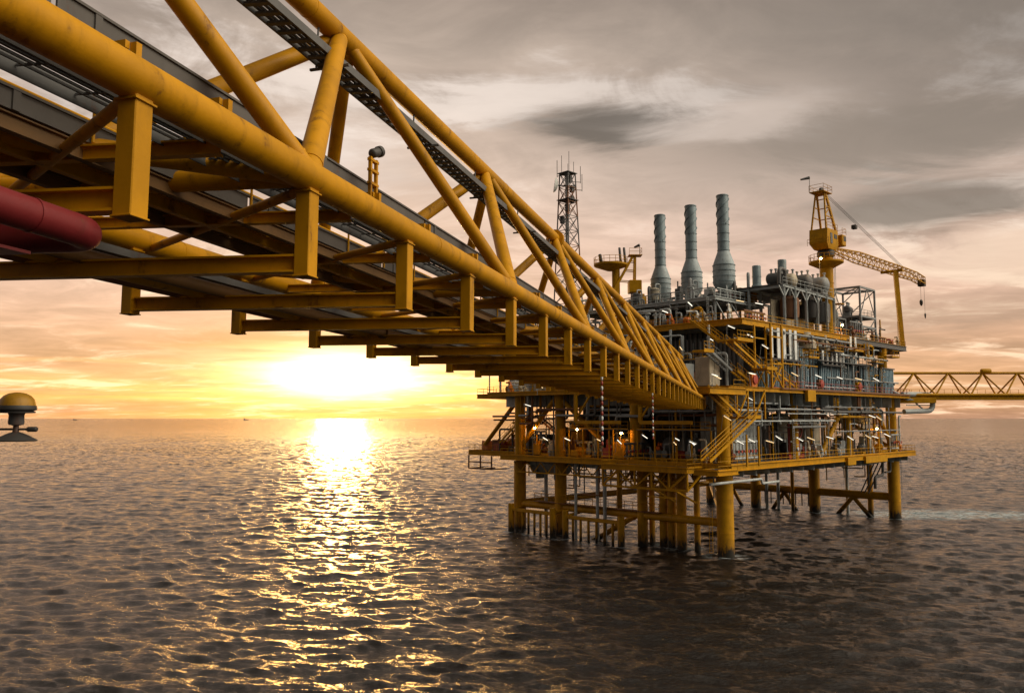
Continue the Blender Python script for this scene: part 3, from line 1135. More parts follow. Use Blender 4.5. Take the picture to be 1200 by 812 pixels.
for i in range(34):      # hung below the lower deck and between the legs
    x, y = (rng.uniform(-2, 4), rng.uniform(1, 38)) if i < 20 else (rng.uniform(40, 58), rng.uniform(-1, 30))
    z = Z1 - rng.uniform(1.8, 5.5)
    P(MB().beam((x, y, Z1 - .9), (x, y, z), .14, .14), 'hanging_strut', rng.choice([RUST, GREY, MID, YEL]))
    if i % 2: P(MB().beam((x, y, z), (x, y + rng.uniform(1.5, 4), z), .14, .18), 'hanging_strut', rng.choice([RUST, GREY, YEL]))
mb = MB()
for k in range(12):
    y = 1.5 + k * 3
    mb.beam((-1.9, y, Z1 - 1), (-1.9, y + 1.5, Z1 - 2.6), .12, .12); mb.beam((-1.9, y + 1.5, Z1 - 2.6), (-1.9, y + 3, Z1 - 1), .12, .12)
mb.beam((-1.9, 1.5, Z1 - 2.6), (-1.9, 37, Z1 - 2.6), .16, .2)
P(mb, 'underdeck_truss', YEL)
ribbed((14, 27.2), (14, 36), Z1 + 2.5, Z2 - 2, 'firewall', DARK, (-1, 0))  # added dark wall that closes off and darkens the lower deck's left part

# ------------------------------------------------------------------ equipment standing on the decks (each a thing)
def equip(name, lab, cat, x, y, z, group=None, rz=0):
    return thing(name, lab, cat, PW(x, y, z), TH + rz, group)


def tank_v(x, y, z, r, h, m, lab, legs=True):
    t = equip('storage_tank', lab, 'tank', x, y, z)
    b0 = .8 if legs else .1
    MB().lathe([(.05, b0), (r * .7, b0 + .05), (r, b0 + r * .3), (r, h - r * .35), (r * .8, h - r * .12), (r * .35, h), (.05, h + .02)], (0, 0, 0), 28).build('shell', m, t)
    for zz in (b0 + h * .3, b0 + h * .6): MB().tube((0, 0, zz), (0, 0, zz + .1), r + .04, 28).build('band', GREY, t)
    MB().path([(r * .3, 0, h), (r * .3, 0, h + .7), (r + .5, -.2, h + .7), (r + .5, -.2, .1)], .12, 8, .3).build('vent_pipe', LGREY, t)
    mb = MB()
    for k in range(4):
        a = PI / 4 + k * PI / 2
        mb.beam((r * .85 * math.cos(a), r * .85 * math.sin(a), 0), (r * .85 * math.cos(a), r * .85 * math.sin(a), b0 + r * .4), .16, .16)
    mb.build('support', GREY, t)
    return t


def vessel_h(x, y, z, L, r, m, lab, rz=0.):
    t = equip('pressure_vessel', lab, 'vessel', x, y, z, None, rz)
    MB().capsule((-L / 2, 0, r + .8), (L / 2, 0, r + .8), r, 24).build('shell', m, t)
    for s_ in (-.28, .28):
        MB().box((L * s_, 0, .55), (.35, r * 1.5, 1.1)).build('saddle', GREY, t)
    mb = MB()
    for s_ in (-.3, 0, .25): mb.tube((L * s_, 0, 2 * r + .6), (L * s_, 0, 2 * r + 1.5), .16, 10); mb.tube((L * s_, 0, 2 * r + 1.3), (L * s_, 0, 2 * r + 1.42), .28, 10)
    mb.build('nozzle', LGREY, t)
    return t


def cabinet(x, y, z, w, d, h, m, lab, rz=0):
    t = equip('control_cabinet', lab, 'cabinet', x, y, z, None, rz)
    MB().cbox((0, 0, h / 2 + .15), (w, d, h), .04).build('body', m, t)
    MB().box((0, 0, .08), (w * .9, d * .9, .15)).build('plinth', DARK, t)
    n = max(1, int(w / .9))
    for k in range(n):
        c = -w / 2 + w * (k + .5) / n
        dd = MB().cbox((c, -d / 2 - .02, h / 2 + .15), (w / n - .08, .05, h - .16), .015).build('door', m, t)
        MB().box((c + w / n * .3, -d / 2 - .07, h * .55), (.04, .05, .25)).build('handle', DARK, dd)
    return t


def pump(x, y, z, m, lab, rz=0, s=1.):
    t = equip('pump_skid', lab, 'pump', x, y, z, None, rz)
    MB().cbox((0, 0, .15), (2.6 * s, 1.2 * s, .3), .02).build('skid', YEL, t)
    MB().capsule((-1.1 * s, 0, .85 * s), (.1 * s, 0, .85 * s), .45 * s, 16).build('motor', m, t)
    mb = MB()
    for k in range(6): mb.tube((-.95 * s + k * .15 * s, 0, .85 * s), (-.9 * s + k * .15 * s, 0, .85 * s), .5 * s, 14)
    mb.build('cooling_fin', m, t)
    MB().lathe([(.2 * s, 0), (.5 * s, .1 * s), (.5 * s, .35 * s), (.2 * s, .5 * s)], (.5 * s, .25 * s, .85 * s), 16, Matrix.Rotation(PI / 2, 3, 'X')).build('casing', GREY, t)
    MB().path([(.5 * s, 0, 1.2 * s), (.5 * s, 0, 2.1 * s), (1.4 * s, 0, 2.1 * s)], .14 * s, 10, .3 * s).build('discharge_pipe', LGREY, t)
    return t


def manifold(x, y, z, n, m, lab, h=2.2):
    t = equip('pipe_manifold', lab, 'manifold', x, y, z)
    for zz in (.6, h): MB().tube((-n * .45, 0, zz), (n * .45, 0, zz), .16, 12).build('header', m, t)
    for k in range(n):
        xx = -n * .45 + .45 + k * .9
        q = MB().tube((xx, 0, .6), (xx, 0, h), .11, 10).build('branch', m, t)
        mb = MB()
        mb.lathe([(.08, 0), (.2, .08), (.2, .3), (.08, .38)], (xx, -.02, h * .5), 10)
        mb.build('valve', MID, q)
        MB().lathe([(.22, 0), (.24, .02), (.24, .05), (.22, .07)], (xx, -.35, h * .55), 12, Matrix.Rotation(PI / 2, 3, 'X')).build('handwheel', RED, q)
    return t


# lower deck, right face
cabinet(8.5, 4.2, Z1, 8.5, 4, 6.2, LGREY, 'pale grey equipment house on the lower deck, right of the zigzag stairs')
manifold(5, -.5, Z1, 7, LGREY, 'pale grey pipe manifold in front of the grey equipment house', 2.8)
t = equip('fire_pump', 'red fire pump package on the lower deck between pale house and tan tank', 'fire pump', 21, 1.2, Z1)
MB().cbox((0, 0, .3), (5, 2.2, .6), .03).build('skid', RED, t)
for k in range(3): MB().tube((-1.5 + k * 1.5, -.6, .6), (-1.5 + k * 1.5, -.6, 5.2), .2, 12).build('riser', RED, t)
for k in range(3): MB().path([(-1.6 + k * 1.5, -.9, 2 + k * .5), (-.9 + k * 1.5, -1, 3 + k * .5), (-1.2 + k * 1.5, -.9, 4.6)], .1, 8, .5).build('hose', RED, t)
MB().capsule((-1.8, .2, 1.6), (1.8, .2, 1.6), .8, 18).build('engine', DARK, t)
tank_v(31, 3.2, Z1, 1.9, 7.2, TAN, 'big upright tan tank on the lower deck under the middle of the right face', False)
tank_v(28, 6.5, Z1, 1.7, 6.8, TAN, 'upright tan tank standing behind the big tan tank on the lower deck', False)
vessel_h(49, 3, Z1 + 4.2, 6, 1.3, WHITE, 'white pressure vessel high in the right end of the lower deck', PI / 2)
P(MB().span((46.5, -.4, Z1 + 4), (51.5, 6.4, Z1 + 4.2)), 'mezzanine', YEL)
for x in (46.7, 51.3): P(MB().beam((x, -.2, Z1), (x, -.2, Z1 + 4), .3, .3), 'mezzanine_post', YEL)
for i, (x, y, m, c) in enumerate(((42, 1.5, ORANGE, 'orange'), (46, .5, GREY, 'grey'), (53.5, .4, YEL, 'yellow'))):
    pump(x, y, Z1, m, '%s motor pump skid on the lower deck near the right leg, %s of three' % (c, ('leftmost', 'middle', 'rightmost')[i]), 0, 1.15)
manifold(57.5, -.8, Z1, 5, LGREY, 'pale pipe manifold at the right end of the lower deck', 3)
for i, x in enumerate((37.2, 39.6)):
    cabinet(x, .6, Z1, 1.7, 1.0, 2.2, (GREY, BLUEG)[i], ('grey', 'blue grey')[i] + ' electrical cabinet on the lower deck right of the tan tanks')
# lower deck, left face
for i, (y, m, cl) in enumerate(((7, RED, 'red'), (11, GREY, 'grey'), (16, MID, 'dark'), (20, LGREY, 'pale grey'), (25, YEL, 'yellow'), (33, RUST, 'rusty'))):
    pump(1.5, y, Z1, m, '%s motor pump skid along the left face of the lower deck' % cl, -PI / 2, 1.1)
vessel_h(6, 10, Z1, 7, 1.2, GREY, 'grey pressure vessel behind the railing of the lower deck under the bridge end', PI / 2)
vessel_h(6, 21, Z1 + .2, 6, 1.1, TAN, 'tan pressure vessel behind the pumps of the left face', PI / 2)
tank_v(5, 29.5, Z1, 1.3, 5.4, YEL, 'yellow upright tank lit by sodium lamps on the lower deck')
tank_v(9, 36.5, Z1, 1.1, 4.6, MID, 'dark upright tank by the left column of the lower deck')
vessel_h(9, 48, Z1, 4, .8, ORANGE, 'orange vessel on the far left end of the lower deck', PI / 2)
cabinet(8, 51.4, Z1, 2.2, 1.4, 1.9, RUST, 'rusty brown locker on the far left end of the lower deck', -PI / 2)
cabinet(8, 54.6, Z1, 1.6, 1.2, 1.7, ORANGE, 'orange locker beside the far left railing', -PI / 2)
manifold(-1, 13.5, Z1, 6, MID, 'dark pipe manifold on the lower deck behind the front balcony', 2.4)
# hung below the lower deck at the left: a horizontal drum
vessel_h(2, 33, Z1 - 3.8, 8, 1.15, GREY, 'grey drain drum slung below the left part of the lower deck', PI / 2)
for y in (31, 35): P(MB().beam((2, y, Z1 - 3.7), (2, y, Z1 - .9), .2, 2.6), 'drum_hanger', GREY)
for i, (x, y, z, w_, d_, h, m, lab) in enumerate(((14, 32, Z1, 9, 7, 5.6, DARK, 'dark machinery module deep in the left part of the lower deck'), (9, 41, Z1, 4, 5, 3.2, MID, 'grey machinery module at the left column of the lower deck'), (22, 34, Z1 + 1, 12, 8, 6.4, DARK, 'tall dark machinery module at the back of the lower deck'), (12, 41, Z2, 7, 4, 4.2, MID, 'grey machinery module on the left end of the main deck'))):
    t = equip('machinery_module', lab, 'module', x, y, z)
    MB().cbox((0, 0, h / 2), (w_, d_, h), .06).build('body', m, t)
    for k in range(int(w_ / 1.2)): MB().box((-w_ / 2 + .6 + k * 1.2, -d_ / 2 - .06, h / 2), (.5, .12, h - .4)).build('stiffener', m, t)
    for k in range(int(d_ / 1.2)): MB().box((-w_ / 2 - .06, -d_ / 2 + .6 + k * 1.2, h / 2), (.12, .5, h - .4)).build('stiffener', m, t)
    for k in range(3): MB().path([(-w_ / 2 - .5, -d_ / 2 + 1 + k * 1.4, .1), (-w_ / 2 - .5, -d_ / 2 + 1 + k * 1.4, h + .5), (-w_ / 2 + 1, -d_ / 2 + 1 + k * 1.4, h + .5), (-w_ / 2 + 1, -d_ / 2 + 1 + k * 1.4, h - .2)], .16, 8, .4).build('duct', (LGREY, RUST, GREY)[k], t)
# main deck, left
for i, (x, y) in enumerate(((3.5, 9), (4, 15), (4.2, 22), (4.5, 30))):
    cabinet(x, y, Z2, 3.6, 2, (3.4, 4.4, 3.0, 3.6)[i], (LGREY, TAN, GREY, YEL)[i], ('pale grey', 'tan', 'dark grey', 'yellow')[i] + ' cabinet on the main deck behind the bridge truss', -PI / 2)
cabinet(.6, 2.6, Z2, 2.6, 2.2, 3.9, TAN, 'tan booth at the bridge landing on the main deck', 0)
manifold(8, 40.5, Z2, 6, YEL, 'yellow pipe manifold on the left end of the main deck', 2.4)
pump(7, 47, Z2, RUST, 'rusty pump skid on the far left end of the main deck', -PI / 2, 1.2)
vessel_h(8, 36, Z2, 6, 1, TAN, 'tan vessel on the left end of the main deck', PI / 2)
# main deck right: small orange kit in front of cladding
for i, (px, m, cl) in enumerate(((960, RUST, 'rusty'), (1005, YEL, 'yellow'), (882, ORANGE, 'orange'))):
    q = on_y(px, 455, -.9)
    t = equip('hose_station', cl + ' hose reel station in front of the ribbed cladding of the main deck', 'hose reel', q.x, -1.0, Z2)
    MB().cbox((0, 0, .9), (1.4, .5, 1.8), .04).build('cabinet', m, t)
    MB().lathe([(.5, -.12), (.62, -.1), (.62, .1), (.5, .12)], (0, -.36, 1.1), 16, Matrix.Rotation(PI / 2, 3, 'X')).build('reel', RED, t)
# valves in the gap between radiator banks: tan hoppers
for i, px in enumerate((944, 966)):
    q = on_y(px, 400, 1.0)
    t = equip('air_cooler', ('larger' if i == 0 else 'smaller') + ' tan air cooler hood under the upper deck right of the tallest radiator bank', 'air cooler', q.x, 1.4, 28.9)
    w = 2.6 - i * .9
    MB().lathe([(w * .75, 0), (w * .75, 1), (w * .45, 2.0), (w * .45, 2.6)], (0, 0, 0), 20).build('hood', TAN, t)
    MB().cbox((0, 0, -.45), (w * 1.5, 1.6, .8), .03).build('base', YEL, t)


rng = random.Random(123)
CM = [RED, GREY, LGREY, MID, YEL, ORANGE, WHITE, RUST, TAN]


def valve_set(x, y, z):
    mb = MB()
    h = rng.uniform(1.0, 3.2)
    r = rng.uniform(.10, .2)
    mb.path([(x, y, z), (x, y, z + h), (x + rng.uniform(-1.2, 1.2), y + rng.uniform(.6, 1.4), z + h)], r, 8, .3, 3)
    mb.lathe([(r * 1.2, -.3), (r * 2.4, -.18), (r * 2.4, .18), (r * 1.2, .3)], (x, y, z + h * .55), 10)
    mb.lathe([(r * 2, -.04), (r * 2.4, 0), (r * 2, .04)], (x - r * 2, y - r * 2.4, z + h * .6), 10, Matrix.Rotation(PI / 2, 3, 'X'))
    mb.box((x + r * 2, y, z + h * .3), (r * 3, r * 3, .5))
    P(mb, 'valve_tree', rng.choice(CM))


def machine(x, y, z):
    mb = MB()
    w_, d_, h = rng.uniform(.8, 2.4), rng.uniform(.8, 2), rng.uniform(.9, 2.8)
    mb.cbox((x, y, z + h / 2 + .1), (w_, d_, h), .06)
    mb.box((x + w_ * .2, y, z + h + .3), (w_ * .4, d_ * .5, .5))
    for k in range(3): mb.box((x - w_ * .3 + k * w_ * .3, y - d_ / 2 - .03, z + h * .55), (w_ * .2, .08, h * .5))
    mb.tube((x - w_ * .3, y, z + h), (x - w_ * .3, y, z + h + rng.uniform(.5, 1.6)), .12, 8)
    P(mb, 'machine_block', rng.choice(CM))


for i in range(95):
    k = i % 5
    if k == 0: valve_set(rng.uniform(-2, 3), rng.uniform(0, 39), Z1)
    elif k == 1: valve_set(rng.uniform(1, 60), rng.uniform(-2, 2), Z1)
    elif k == 2: valve_set(rng.uniform(-1, 6), rng.uniform(3, 43), Z2)
    elif k == 3: valve_set(rng.uniform(7.6, 12), rng.uniform(2, 36), Z3)
    else: valve_set(rng.uniform(46, 67), rng.uniform(1, 8), Z3 - .3)
for i in range(80):
    k = i % 5
    if k == 0: machine(rng.uniform(0, 8), rng.uniform(3, 39), Z1)
    elif k == 1: machine(rng.uniform(20, 60), rng.uniform(1, 8), Z1)
    elif k == 2: machine(rng.uniform(1, 8), rng.uniform(8, 43), Z2)
    elif k == 3: machine(rng.uniform(15, 27), rng.uniform(10, 35), Z4)
    else: machine(rng.uniform(5.6, 13.5), rng.uniform(41, 52), Z2 if i % 2 else Z1)

rng = random.Random(2024)
for i in range(88):
    m = rng.choice([GREY, LGREY, MID, LGREY, YEL, RUST, DARK])
    r = rng.uniform(.05, .15)
    if i < 34: x, y, z0, z1 = rng.uniform(10, 60), rng.uniform(-.7, .1), Z2, rng.uniform(25.5, Z3 - .9)
    elif i < 54: x, y, z0, z1 = rng.uniform(2, 8.5), rng.uniform(5, 36), Z2, rng.uniform(26, Z3 - .6)
    elif i < 76: x, y, z0, z1 = rng.uniform(3, 60), rng.uniform(-1.8, 2), Z1, rng.uniform(Z1 + 2.5, Z2 - 1)
    else: x, y, z0, z1 = rng.uniform(45, 66), rng.uniform(1, 8), Z3 - .3, rng.uniform(Z3 + 1.5, Z3 + 5)
    mb = MB()
    if i % 3 == 0: mb.path([(x, y, z0), (x, y, z1), (x + rng.uniform(.8, 3), y, z1)], r, 8, .3, 3)
    else: mb.tube((x, y, z0), (x, y, z1), r, 8)
    for k in range(2): mb.tube((x, y, z0 + (z1 - z0) * (.3 + .4 * k)), (x, y, z0 + (z1 - z0) * (.3 + .4 * k) + .12), r * 1.9, 8)
    P(mb, 'riser_pipe', m)
for z, y, x0, x1, m, r in ((22.9, -.9, 22, 44, LGREY, .1), (24.4, -.75, 30, 60, GREY, .13), (26.0, -.7, 14, 27, YEL, .1), (28.4, -.5, 36, 56, LGREY, .16), (29.8, -.4, 20, 48, RUST, .12), (30.6, -.3, 12, 40, GREY, .2), (19.0, -1.9, 26, 58, MID, .18), (15.9, -1.7, 30, 57, GREY, .1), (17.6, -1.9, 2, 30, LGREY, .11)):
    mb = MB()
    mb.tube((x0, y, z), (x1, y, z), r, 10)
    for k in range(int((x1 - x0) / 3)):
        mb.box((x0 + 1 + 3 * k, y, z - r - .15), (.12, .3, .3))
        if k % 3 == 1: mb.tube((x0 + 1.6 + 3 * k, y, z), (x0 + 1.9 + 3 * k, y, z), r * 1.8, 10)
    P(mb, 'service_pipe', m)
for x, y, z0, z1 in ((22, -.9, Z2, 28), (36, -.7, Z2, 27), (47, -.6, Z2, Z3 - .8), (53, -.5, Z2, 27), (30, -1.9, Z1, Z2 - 1), (44, -1.9, Z1, Z2 - 1), (16, -1.9, Z1, Z1 + 4.6), (12.4, 9.6, Z3, Z4)):
    mb = MB(); ladder(mb, x, y, z0, z1, 'x')
    z = z0 + 2.2
    while z < z1:
        mb.beam((x - .35, y, z), (x - .35, y - .6, z), .05, .05); mb.beam((x + .35, y, z), (x + .35, y - .6, z), .05, .05); mb.beam((x - .35, y - .6, z), (x + .35, y - .6, z), .05, .05)
        z += .9
    P(mb, 'caged_ladder', rng.choice([YEL, YEL, LGREY]))
for k in range(9):       # small cantilever balconies with rails on both faces
    if k < 5: x, y, z = (24, 33, 41, 49.5, 57)[k], -.9, (27.2, 28.6, 29.2, 27.6, 29.0)[k]; w_, d_ = 3.4, 1.5
    else: x, y, z = 6.5, (9, 16, 23, 31)[k - 5], (26.4, 28.2, 26.0, 28)[k - 5]; w_, d_ = 1.8, 4
    P(MB().cbox((x, y, z), (w_, d_, .14), .02), 'balcony', MID if k % 2 else YEL)
    if k < 5: rail([(x - w_ / 2, y + d_ / 2), (x - w_ / 2, y - d_ / 2), (x + w_ / 2, y - d_ / 2), (x + w_ / 2, y + d_ / 2)], z + .07, YEL, step=.9)
    else: rail([(x + w_ / 2, y + d_ / 2), (x - w_ / 2, y + d_ / 2), (x - w_ / 2, y - d_ / 2), (x + w_ / 2, y - d_ / 2)], z + .07, YEL, step=.9)

# ------------------------------------------------------------------ exhaust stacks
def stack_root():
    t = thing('exhaust_stack', '', 'exhaust stack', (0, 0, 0), TH, 'exhaust stacks on the upper deck')
    # origin at its foot on deck Z4
    z0 = 1.8
    prof = [(.85, 1.8), (1.65, 2.8), (1.76, 3.05), (1.76, 5.9), (1.66, 6.4), (1.2, 7.7), (.98, 8.3), (.95, 8.6), (.95, 17.7), (.85, 17.72)]
    MB().lathe(prof[6:], (0, 0, 0), 32).build('shaft', STACK, t)
    MB().lathe(prof[:7] + [(.5, 8.3)], (0, 0, 0), 32).build('drum', DRUM, t)
    for z in (3.3, 4.2, 5.1, 6.0): MB().tube((0, 0, z), (0, 0, z + .1), 1.84, 32).build('band', STACK, t)
    for z in (8.5, 9.9, 11.3, 12.7, 17.5): MB().tube((0, 0, z), (0, 0, z + .1), 1.02, 28).build('band', STACK, t)
    for k in range(3):                     # helical strakes
        pts = []
        for i in range(46):
            u = i / 45
            a = 2 * PI * (k / 3 + u * .95)
            pts.append((a, 12.9 + u * 4.7))
        mb = MB()
        vs, fs = [], []
        for a, z in pts:
            for rr, dz in ((.92, -.05), (1.08, -.05), (1.08, .05), (.92, .05)):
                vs.append((rr * math.cos(a), rr * math.sin(a), z + dz))
        for i in range(45):
            for j in range(4):
                fs.append((i * 4 + j, i * 4 + (j + 1) % 4, (i + 1) * 4 + (j + 1) % 4, (i + 1) * 4 + j))
        fs += [(3, 2, 1, 0), (180, 181, 182, 183)]
        mb.add(vs, fs)
        mb.build('strake', STACK, t)
    MB().lathe([(.7, 0), (.7, 1.2), (.85, z0)], (0, 0, 0), 20).build('duct', GREY, t)
    for k in range(4):
        a = PI / 4 + k * PI / 2
        c, s_ = math.cos(a), math.sin(a)
        MB().beam((2.0 * c, 2.0 * s_, 0), (1.45 * c, 1.45 * s_, z0 + .8), .2, .2).build('support', LGREY, t)
    mb = MB()
    ladder(mb, 1.9, 0, .2, z0 + 5)
    mb.build('ladder', LGREY, t)
    return t


st0 = stack_root()
for i, (Y, px, lab) in enumerate(((130, 849, 'tallest looking grey exhaust stack with spiral fins, nearest the crane'), (136.5, 811, 'middle of the three tall grey exhaust stacks with spiral fins'), (143, 774.5, 'left grey exhaust stack with spiral fins, nearest the lattice mast'))):
    o = st0 if i == 0 else copy_tree(st0)
    q = at(px, 345, Y)
    o.location = (q.x, q.y, Z4)
    o['label'] = lab
# two short stubs further right
for i, (px, yt, yb, Y, rr) in enumerate(((887, 311, 338, 136, .72), (917, 304, 332, 136, .72))):
    q = at(px, yb, Y)
    h = (yb - yt) * Y / FPX
    t = thing('vent_stack', ('left, shorter' if i == 0 else 'right, taller') + ' of the two plain grey vent stubs right of the spiral finned stacks', 'vent stack', (q.x, q.y, q.z), TH, 'plain vent stubs')
    MB().lathe([(rr * 1.2, 0), (rr * 1.2, .5), (rr, .6), (rr, h - .1), (rr * .9, h)], (0, 0, 0), 24).build('body', STACK, t)
    MB().tube((0, 0, h * .5), (0, 0, h * .5 + .1), rr + .06, 24).build('band', STACK, t)
    MB().lathe([(rr * 1.9, -.01), (rr * 1.9, -1.2), (rr * 1.5, -1.3)][::-1], (0, 0, 0), 20).build('plenum', GREY, t)

# module of columns and drums to the right of the stacks, on the upper deck
fr = equip('equipment_frame', 'pale grey steel frame of tall columns holding drums, right of the spiral stacks', 'steel frame', 30, 2.2, Z3)
H4 = 7.0
mb = MB()
for x in (-7.5, -3.8, 0, 4, 7.6, 10.4):
    for y in (0, 6, 12):
        MB().ibeam((x, y, 0), (x, y, H4 - abs(x) * .05), .34, .34, .05, (1, 0, 0)).build('column', LGREY, fr)
mb = MB()
for y in (0, 6, 12): mb.ibeam((-7.8, y, H4 - .3), (10.6, y, H4 - .7), .3, .4, .04)
for x in (-7.5, 0, 7.6): mb.ibeam((x, 0, H4 - .4), (x, 12, H4 - .4), .3, .4, .04)
mb.build('roof_beam', LGREY, fr)
mb = MB()
for x in (-7.5, -3.8, 0, 4):
    for s_ in (-1, 1): mb.beam((x, 0, H4 - 2.2), (x + s_ * 1.6, 0, H4 - .5), .16, .16)
mb.build('knee', LGREY, fr)
MB().span((-7.8, .4, H4 - .05), (10.4, 12, H4 + .03)).build('roof_plate', MID, fr)
MB().span((-6, 3, 0), (9, 3.2, 5)).build('back_wall', TAN, fr)
rail([(-7.6, .1), (10.4, .1)], H4, LGREY, parent=fr, kick=False)
mb = MB()
mb.path([(-7, 1, H4), (-7, 1, H4 + 2.6), (-5, 1, H4 + 2.6), (-5, 1, H4)], .3, 10, .8)
mb.build('duct', MID, fr)
LM = {'dark': MID, 'brown': TAN, 'grey': GREY}
for i, (x, y, L, r, m, lab) in enumerate(((25.5, 5, 3.2, 1.0, MID, 'dark drum on the roof of the pale frame, beside the right spiral stack'), (29.5, 5, 3.0, 1.15, TAN, 'brown drum on the roof of the pale frame, below the left vent stub'), (33.6, 4.5, 3.4, 1.3, MID, 'fat dark drum on the roof of the pale frame, left of the right vent stub'), (38.6, 4.0, 3.6, 1.35, GREY, 'grey drum at the right end of the pale frame'))):
    vessel_h(x, y, Z3 + H4 - .4, L, r, m, lab, R(90))
for i, (x, z, m, lab) in enumerate(((27, 3, RUST, 'rusty fan housing hung under the pale frame, left bay'), (34.3, 3.6, DARK, 'dark fan housing hung under the pale frame, middle bay'), (38.4, 3.2, MID, 'dark grey fan housing hung under the pale frame, right bay'))):
    t = equip('fan_housing', lab, 'fan housing', x, 3.6, Z3 + z)
    MB().lathe([(.6, -1.2), (1.4, -1), (1.5, 0), (1.5, 2.0), (1.1, 2.5)], (0, 0, 0), 22).build('shell', m, t)
    MB().path([(1.2, 0, 1), (2.2, 0, 1), (2.2, 0, -3)], .3, 10, .7).build('duct', GREY, t)
    MB().tube((0, 0, 2.4), (0, 0, 6.8 - z), .25, 8).build('hanger_rod', GREY, t)
# white frame bits, yellow guard rails and clutter below the stacks
mb = MB()
for x in (13.5, 18, 23, 27.6):
    for y in (9, 16, 23, 30, 36.5):
        mb.ibeam((x, y, Z3), (x, y, Z4 - .1), .26, .26, .04, (1, 0, 0))
for y0, y1 in ((9, 16), (23, 30)):
    mb.beam((13.5, y0, Z3 + .2), (13.5, (y0 + y1) / 2, Z4 - .4), .16, .16)
    mb.beam((13.5, y1, Z3 + .2), (13.5, (y0 + y1) / 2, Z4 - .4), .16, .16)
for x0, x1 in ((13.5, 18), (18, 23)):
    mb.beam((x0, 9, Z4 - .4), (x1, 9, Z3 + .2), .16, .16)
P(mb, 'stack_frame', LGREY)
mb = MB()
for y in (9, 12.5, 16, 19.5, 23, 26.5, 30, 33.5, 36.5):
    mb.beam((13.2, y, Z4), (13.2, y, Z4 + 1.5), .12, .12)
for x in (15, 18, 21, 24, 27): mb.beam((x, 8.9, Z4), (x, 8.9, Z4 + 1.5), .12, .12)
mb.beam((14, 8.9, Z4 + 1.5), (27.5, 8.9, Z4 + 1.5), .12, .14)
mb.beam((13.2, 9, Z4 + 1.5), (13.2, 36.5, Z4 + 1.5), .12, .14)
P(mb, 'walkway_frame', LGREY)
ribbed((20, 12), (20, 36), Z3, Z4 - .2, 'screen_wall', MID, (-1, 0))
for i, (x, y, r, h, m, lab) in enumerate(((16, 14.6, .8, 2.9, GREY, 'grey filter drum between the right and middle spiral stacks'), (15.5, 21.6, .8, 3.1, TAN, 'tan filter drum between the middle and left spiral stacks'), (15, 25.0, .7, 2.4, MID, 'dark filter drum just right of the left spiral stack'), (15.5, 34, 1.0, 3.4, LGREY, 'pale filter drum left of the left spiral stack'))):
    tank_v(x, y, Z4, r, h, m, lab)
for i, (x, y) in enumerate(((14.4, 14), (14.4, 22), (14.2, 34.6), (20, 9.4), (24.5, 9.4))):
    mb = MB()
    h = (3.6, 3.2, 4.6, 3.4, 5.2)[i]
    mb.path([(x, y, Z4), (x, y, Z4 + h), (x + 1.2, y + .6, Z4 + h), (x + 1.2, y + .6, Z4 + .5)], .24, 10, .7)
    P(mb, 'gooseneck_vent', MID if i % 2 else GREY)
for i, y in enumerate((12, 15, 18.5, 22, 27)):
    pump(9.5, y, Z3, (ORANGE, RED, RUST, YEL, GREY)[i], ('orange', 'red', 'rusty', 'yellow', 'grey')[i] + ' pump skid on the upper deck below the spiral stacks', PI / 2, 1)
manifold(14.5, 3, Z3, 7, RUST, 'rusty red pipe manifold at the front corner of the upper deck', 1.8)

# left end of the upper deck, seen through the bridge truss
fr2 = equip('pipe_rack', 'open steel pipe rack on the left end of the main deck behind the bridge truss', 'pipe rack', 10, 40, Z2)
mb = MB()
for x in (-2, 5):
    for y in (-3, 2, 7, 11):
        mb.beam((x, y, 0), (x, y, 13), .25, .25)
for z in (4, 8.5, 13):
    for x in (-2, 5): mb.beam((x, -3, z), (x, 11, z), .25, .3)
    for y in (-3, 2, 7, 11): mb.beam((-2, y, z), (5, y, z), .25, .3)
for y in (-3, 2, 7): mb.beam((-2, y, 4), (-2, y + 4.5, 8.5), .15, .15); mb.beam((-2, y, 13), (-2, y + 4.5, 8.5), .15, .15)
mb.build('frame', GREY, fr2)
for k in range(6):
    MB().path([(-1.5 + k, -3, 8.9 + k * .02), (-1.5 + k, 11, 8.9 + k * .02)], .2, 8).build('pipe', (LGREY, YEL, GREY)[k % 3], fr2)
rail([(5, -3), (-2, -3), (-2, 11), (5, 11)], 13.1, LGREY, parent=fr2, kick=False)
rail([(-2, -3), (-2, 11)], 8.7, YEL, parent=fr2, kick=False)
t = tank_v(9, 33, Z3, 1.5, 5.5, YEL, 'yellow upright tank on the upper deck behind the bridge truss')

# ------------------------------------------------------------------ lattice mast
lm = thing('lattice_mast', 'dark rusty lattice communication mast with a dish, behind the top chord of the bridge', 'radio mast', PW(13.4, 39, Z2), TH)
bx, tx, zt_ = 2.35, 1.0, 62.6 - Z2


def mw(z): return bx + (tx - bx) * z / zt_


segs = 15
for k in range(segs):
    z0, z1 = zt_ * k / segs, zt_ * (k + 1) / segs
    mb = MB()
    c0 = [V((sx * mw(z0), sy * mw(z0), z0)) for sx, sy in ((-1, -1), (1, -1), (1, 1), (-1, 1))]
    c1 = [V((sx * mw(z1), sy * mw(z1), z1)) for sx, sy in ((-1, -1), (1, -1), (1, 1), (-1, 1))]
    for i in range(4):
        j = (i + 1) % 4
        mb.beam(c0[i], c1[i], .17, .17)
        mb.beam(c1[i], c1[j], .1, .1)
        mb.beam(c0[i], c1[j], .09, .09)
        mb.beam(c0[j], c1[i], .09, .09)
    mb.build('lattice_section', RUST if (k // 2) % 2 == 0 else MID, lm)
mb = MB(); ladder(mb, .2, .2, 0, zt_); mb.tube((-.4, 0, 0), (-.4, 0, zt_), .16, 8); mb.build('ladder', MID, lm)
mb = MB()
mb.box((0, 0, zt_), (2.6, 2.6, .12))
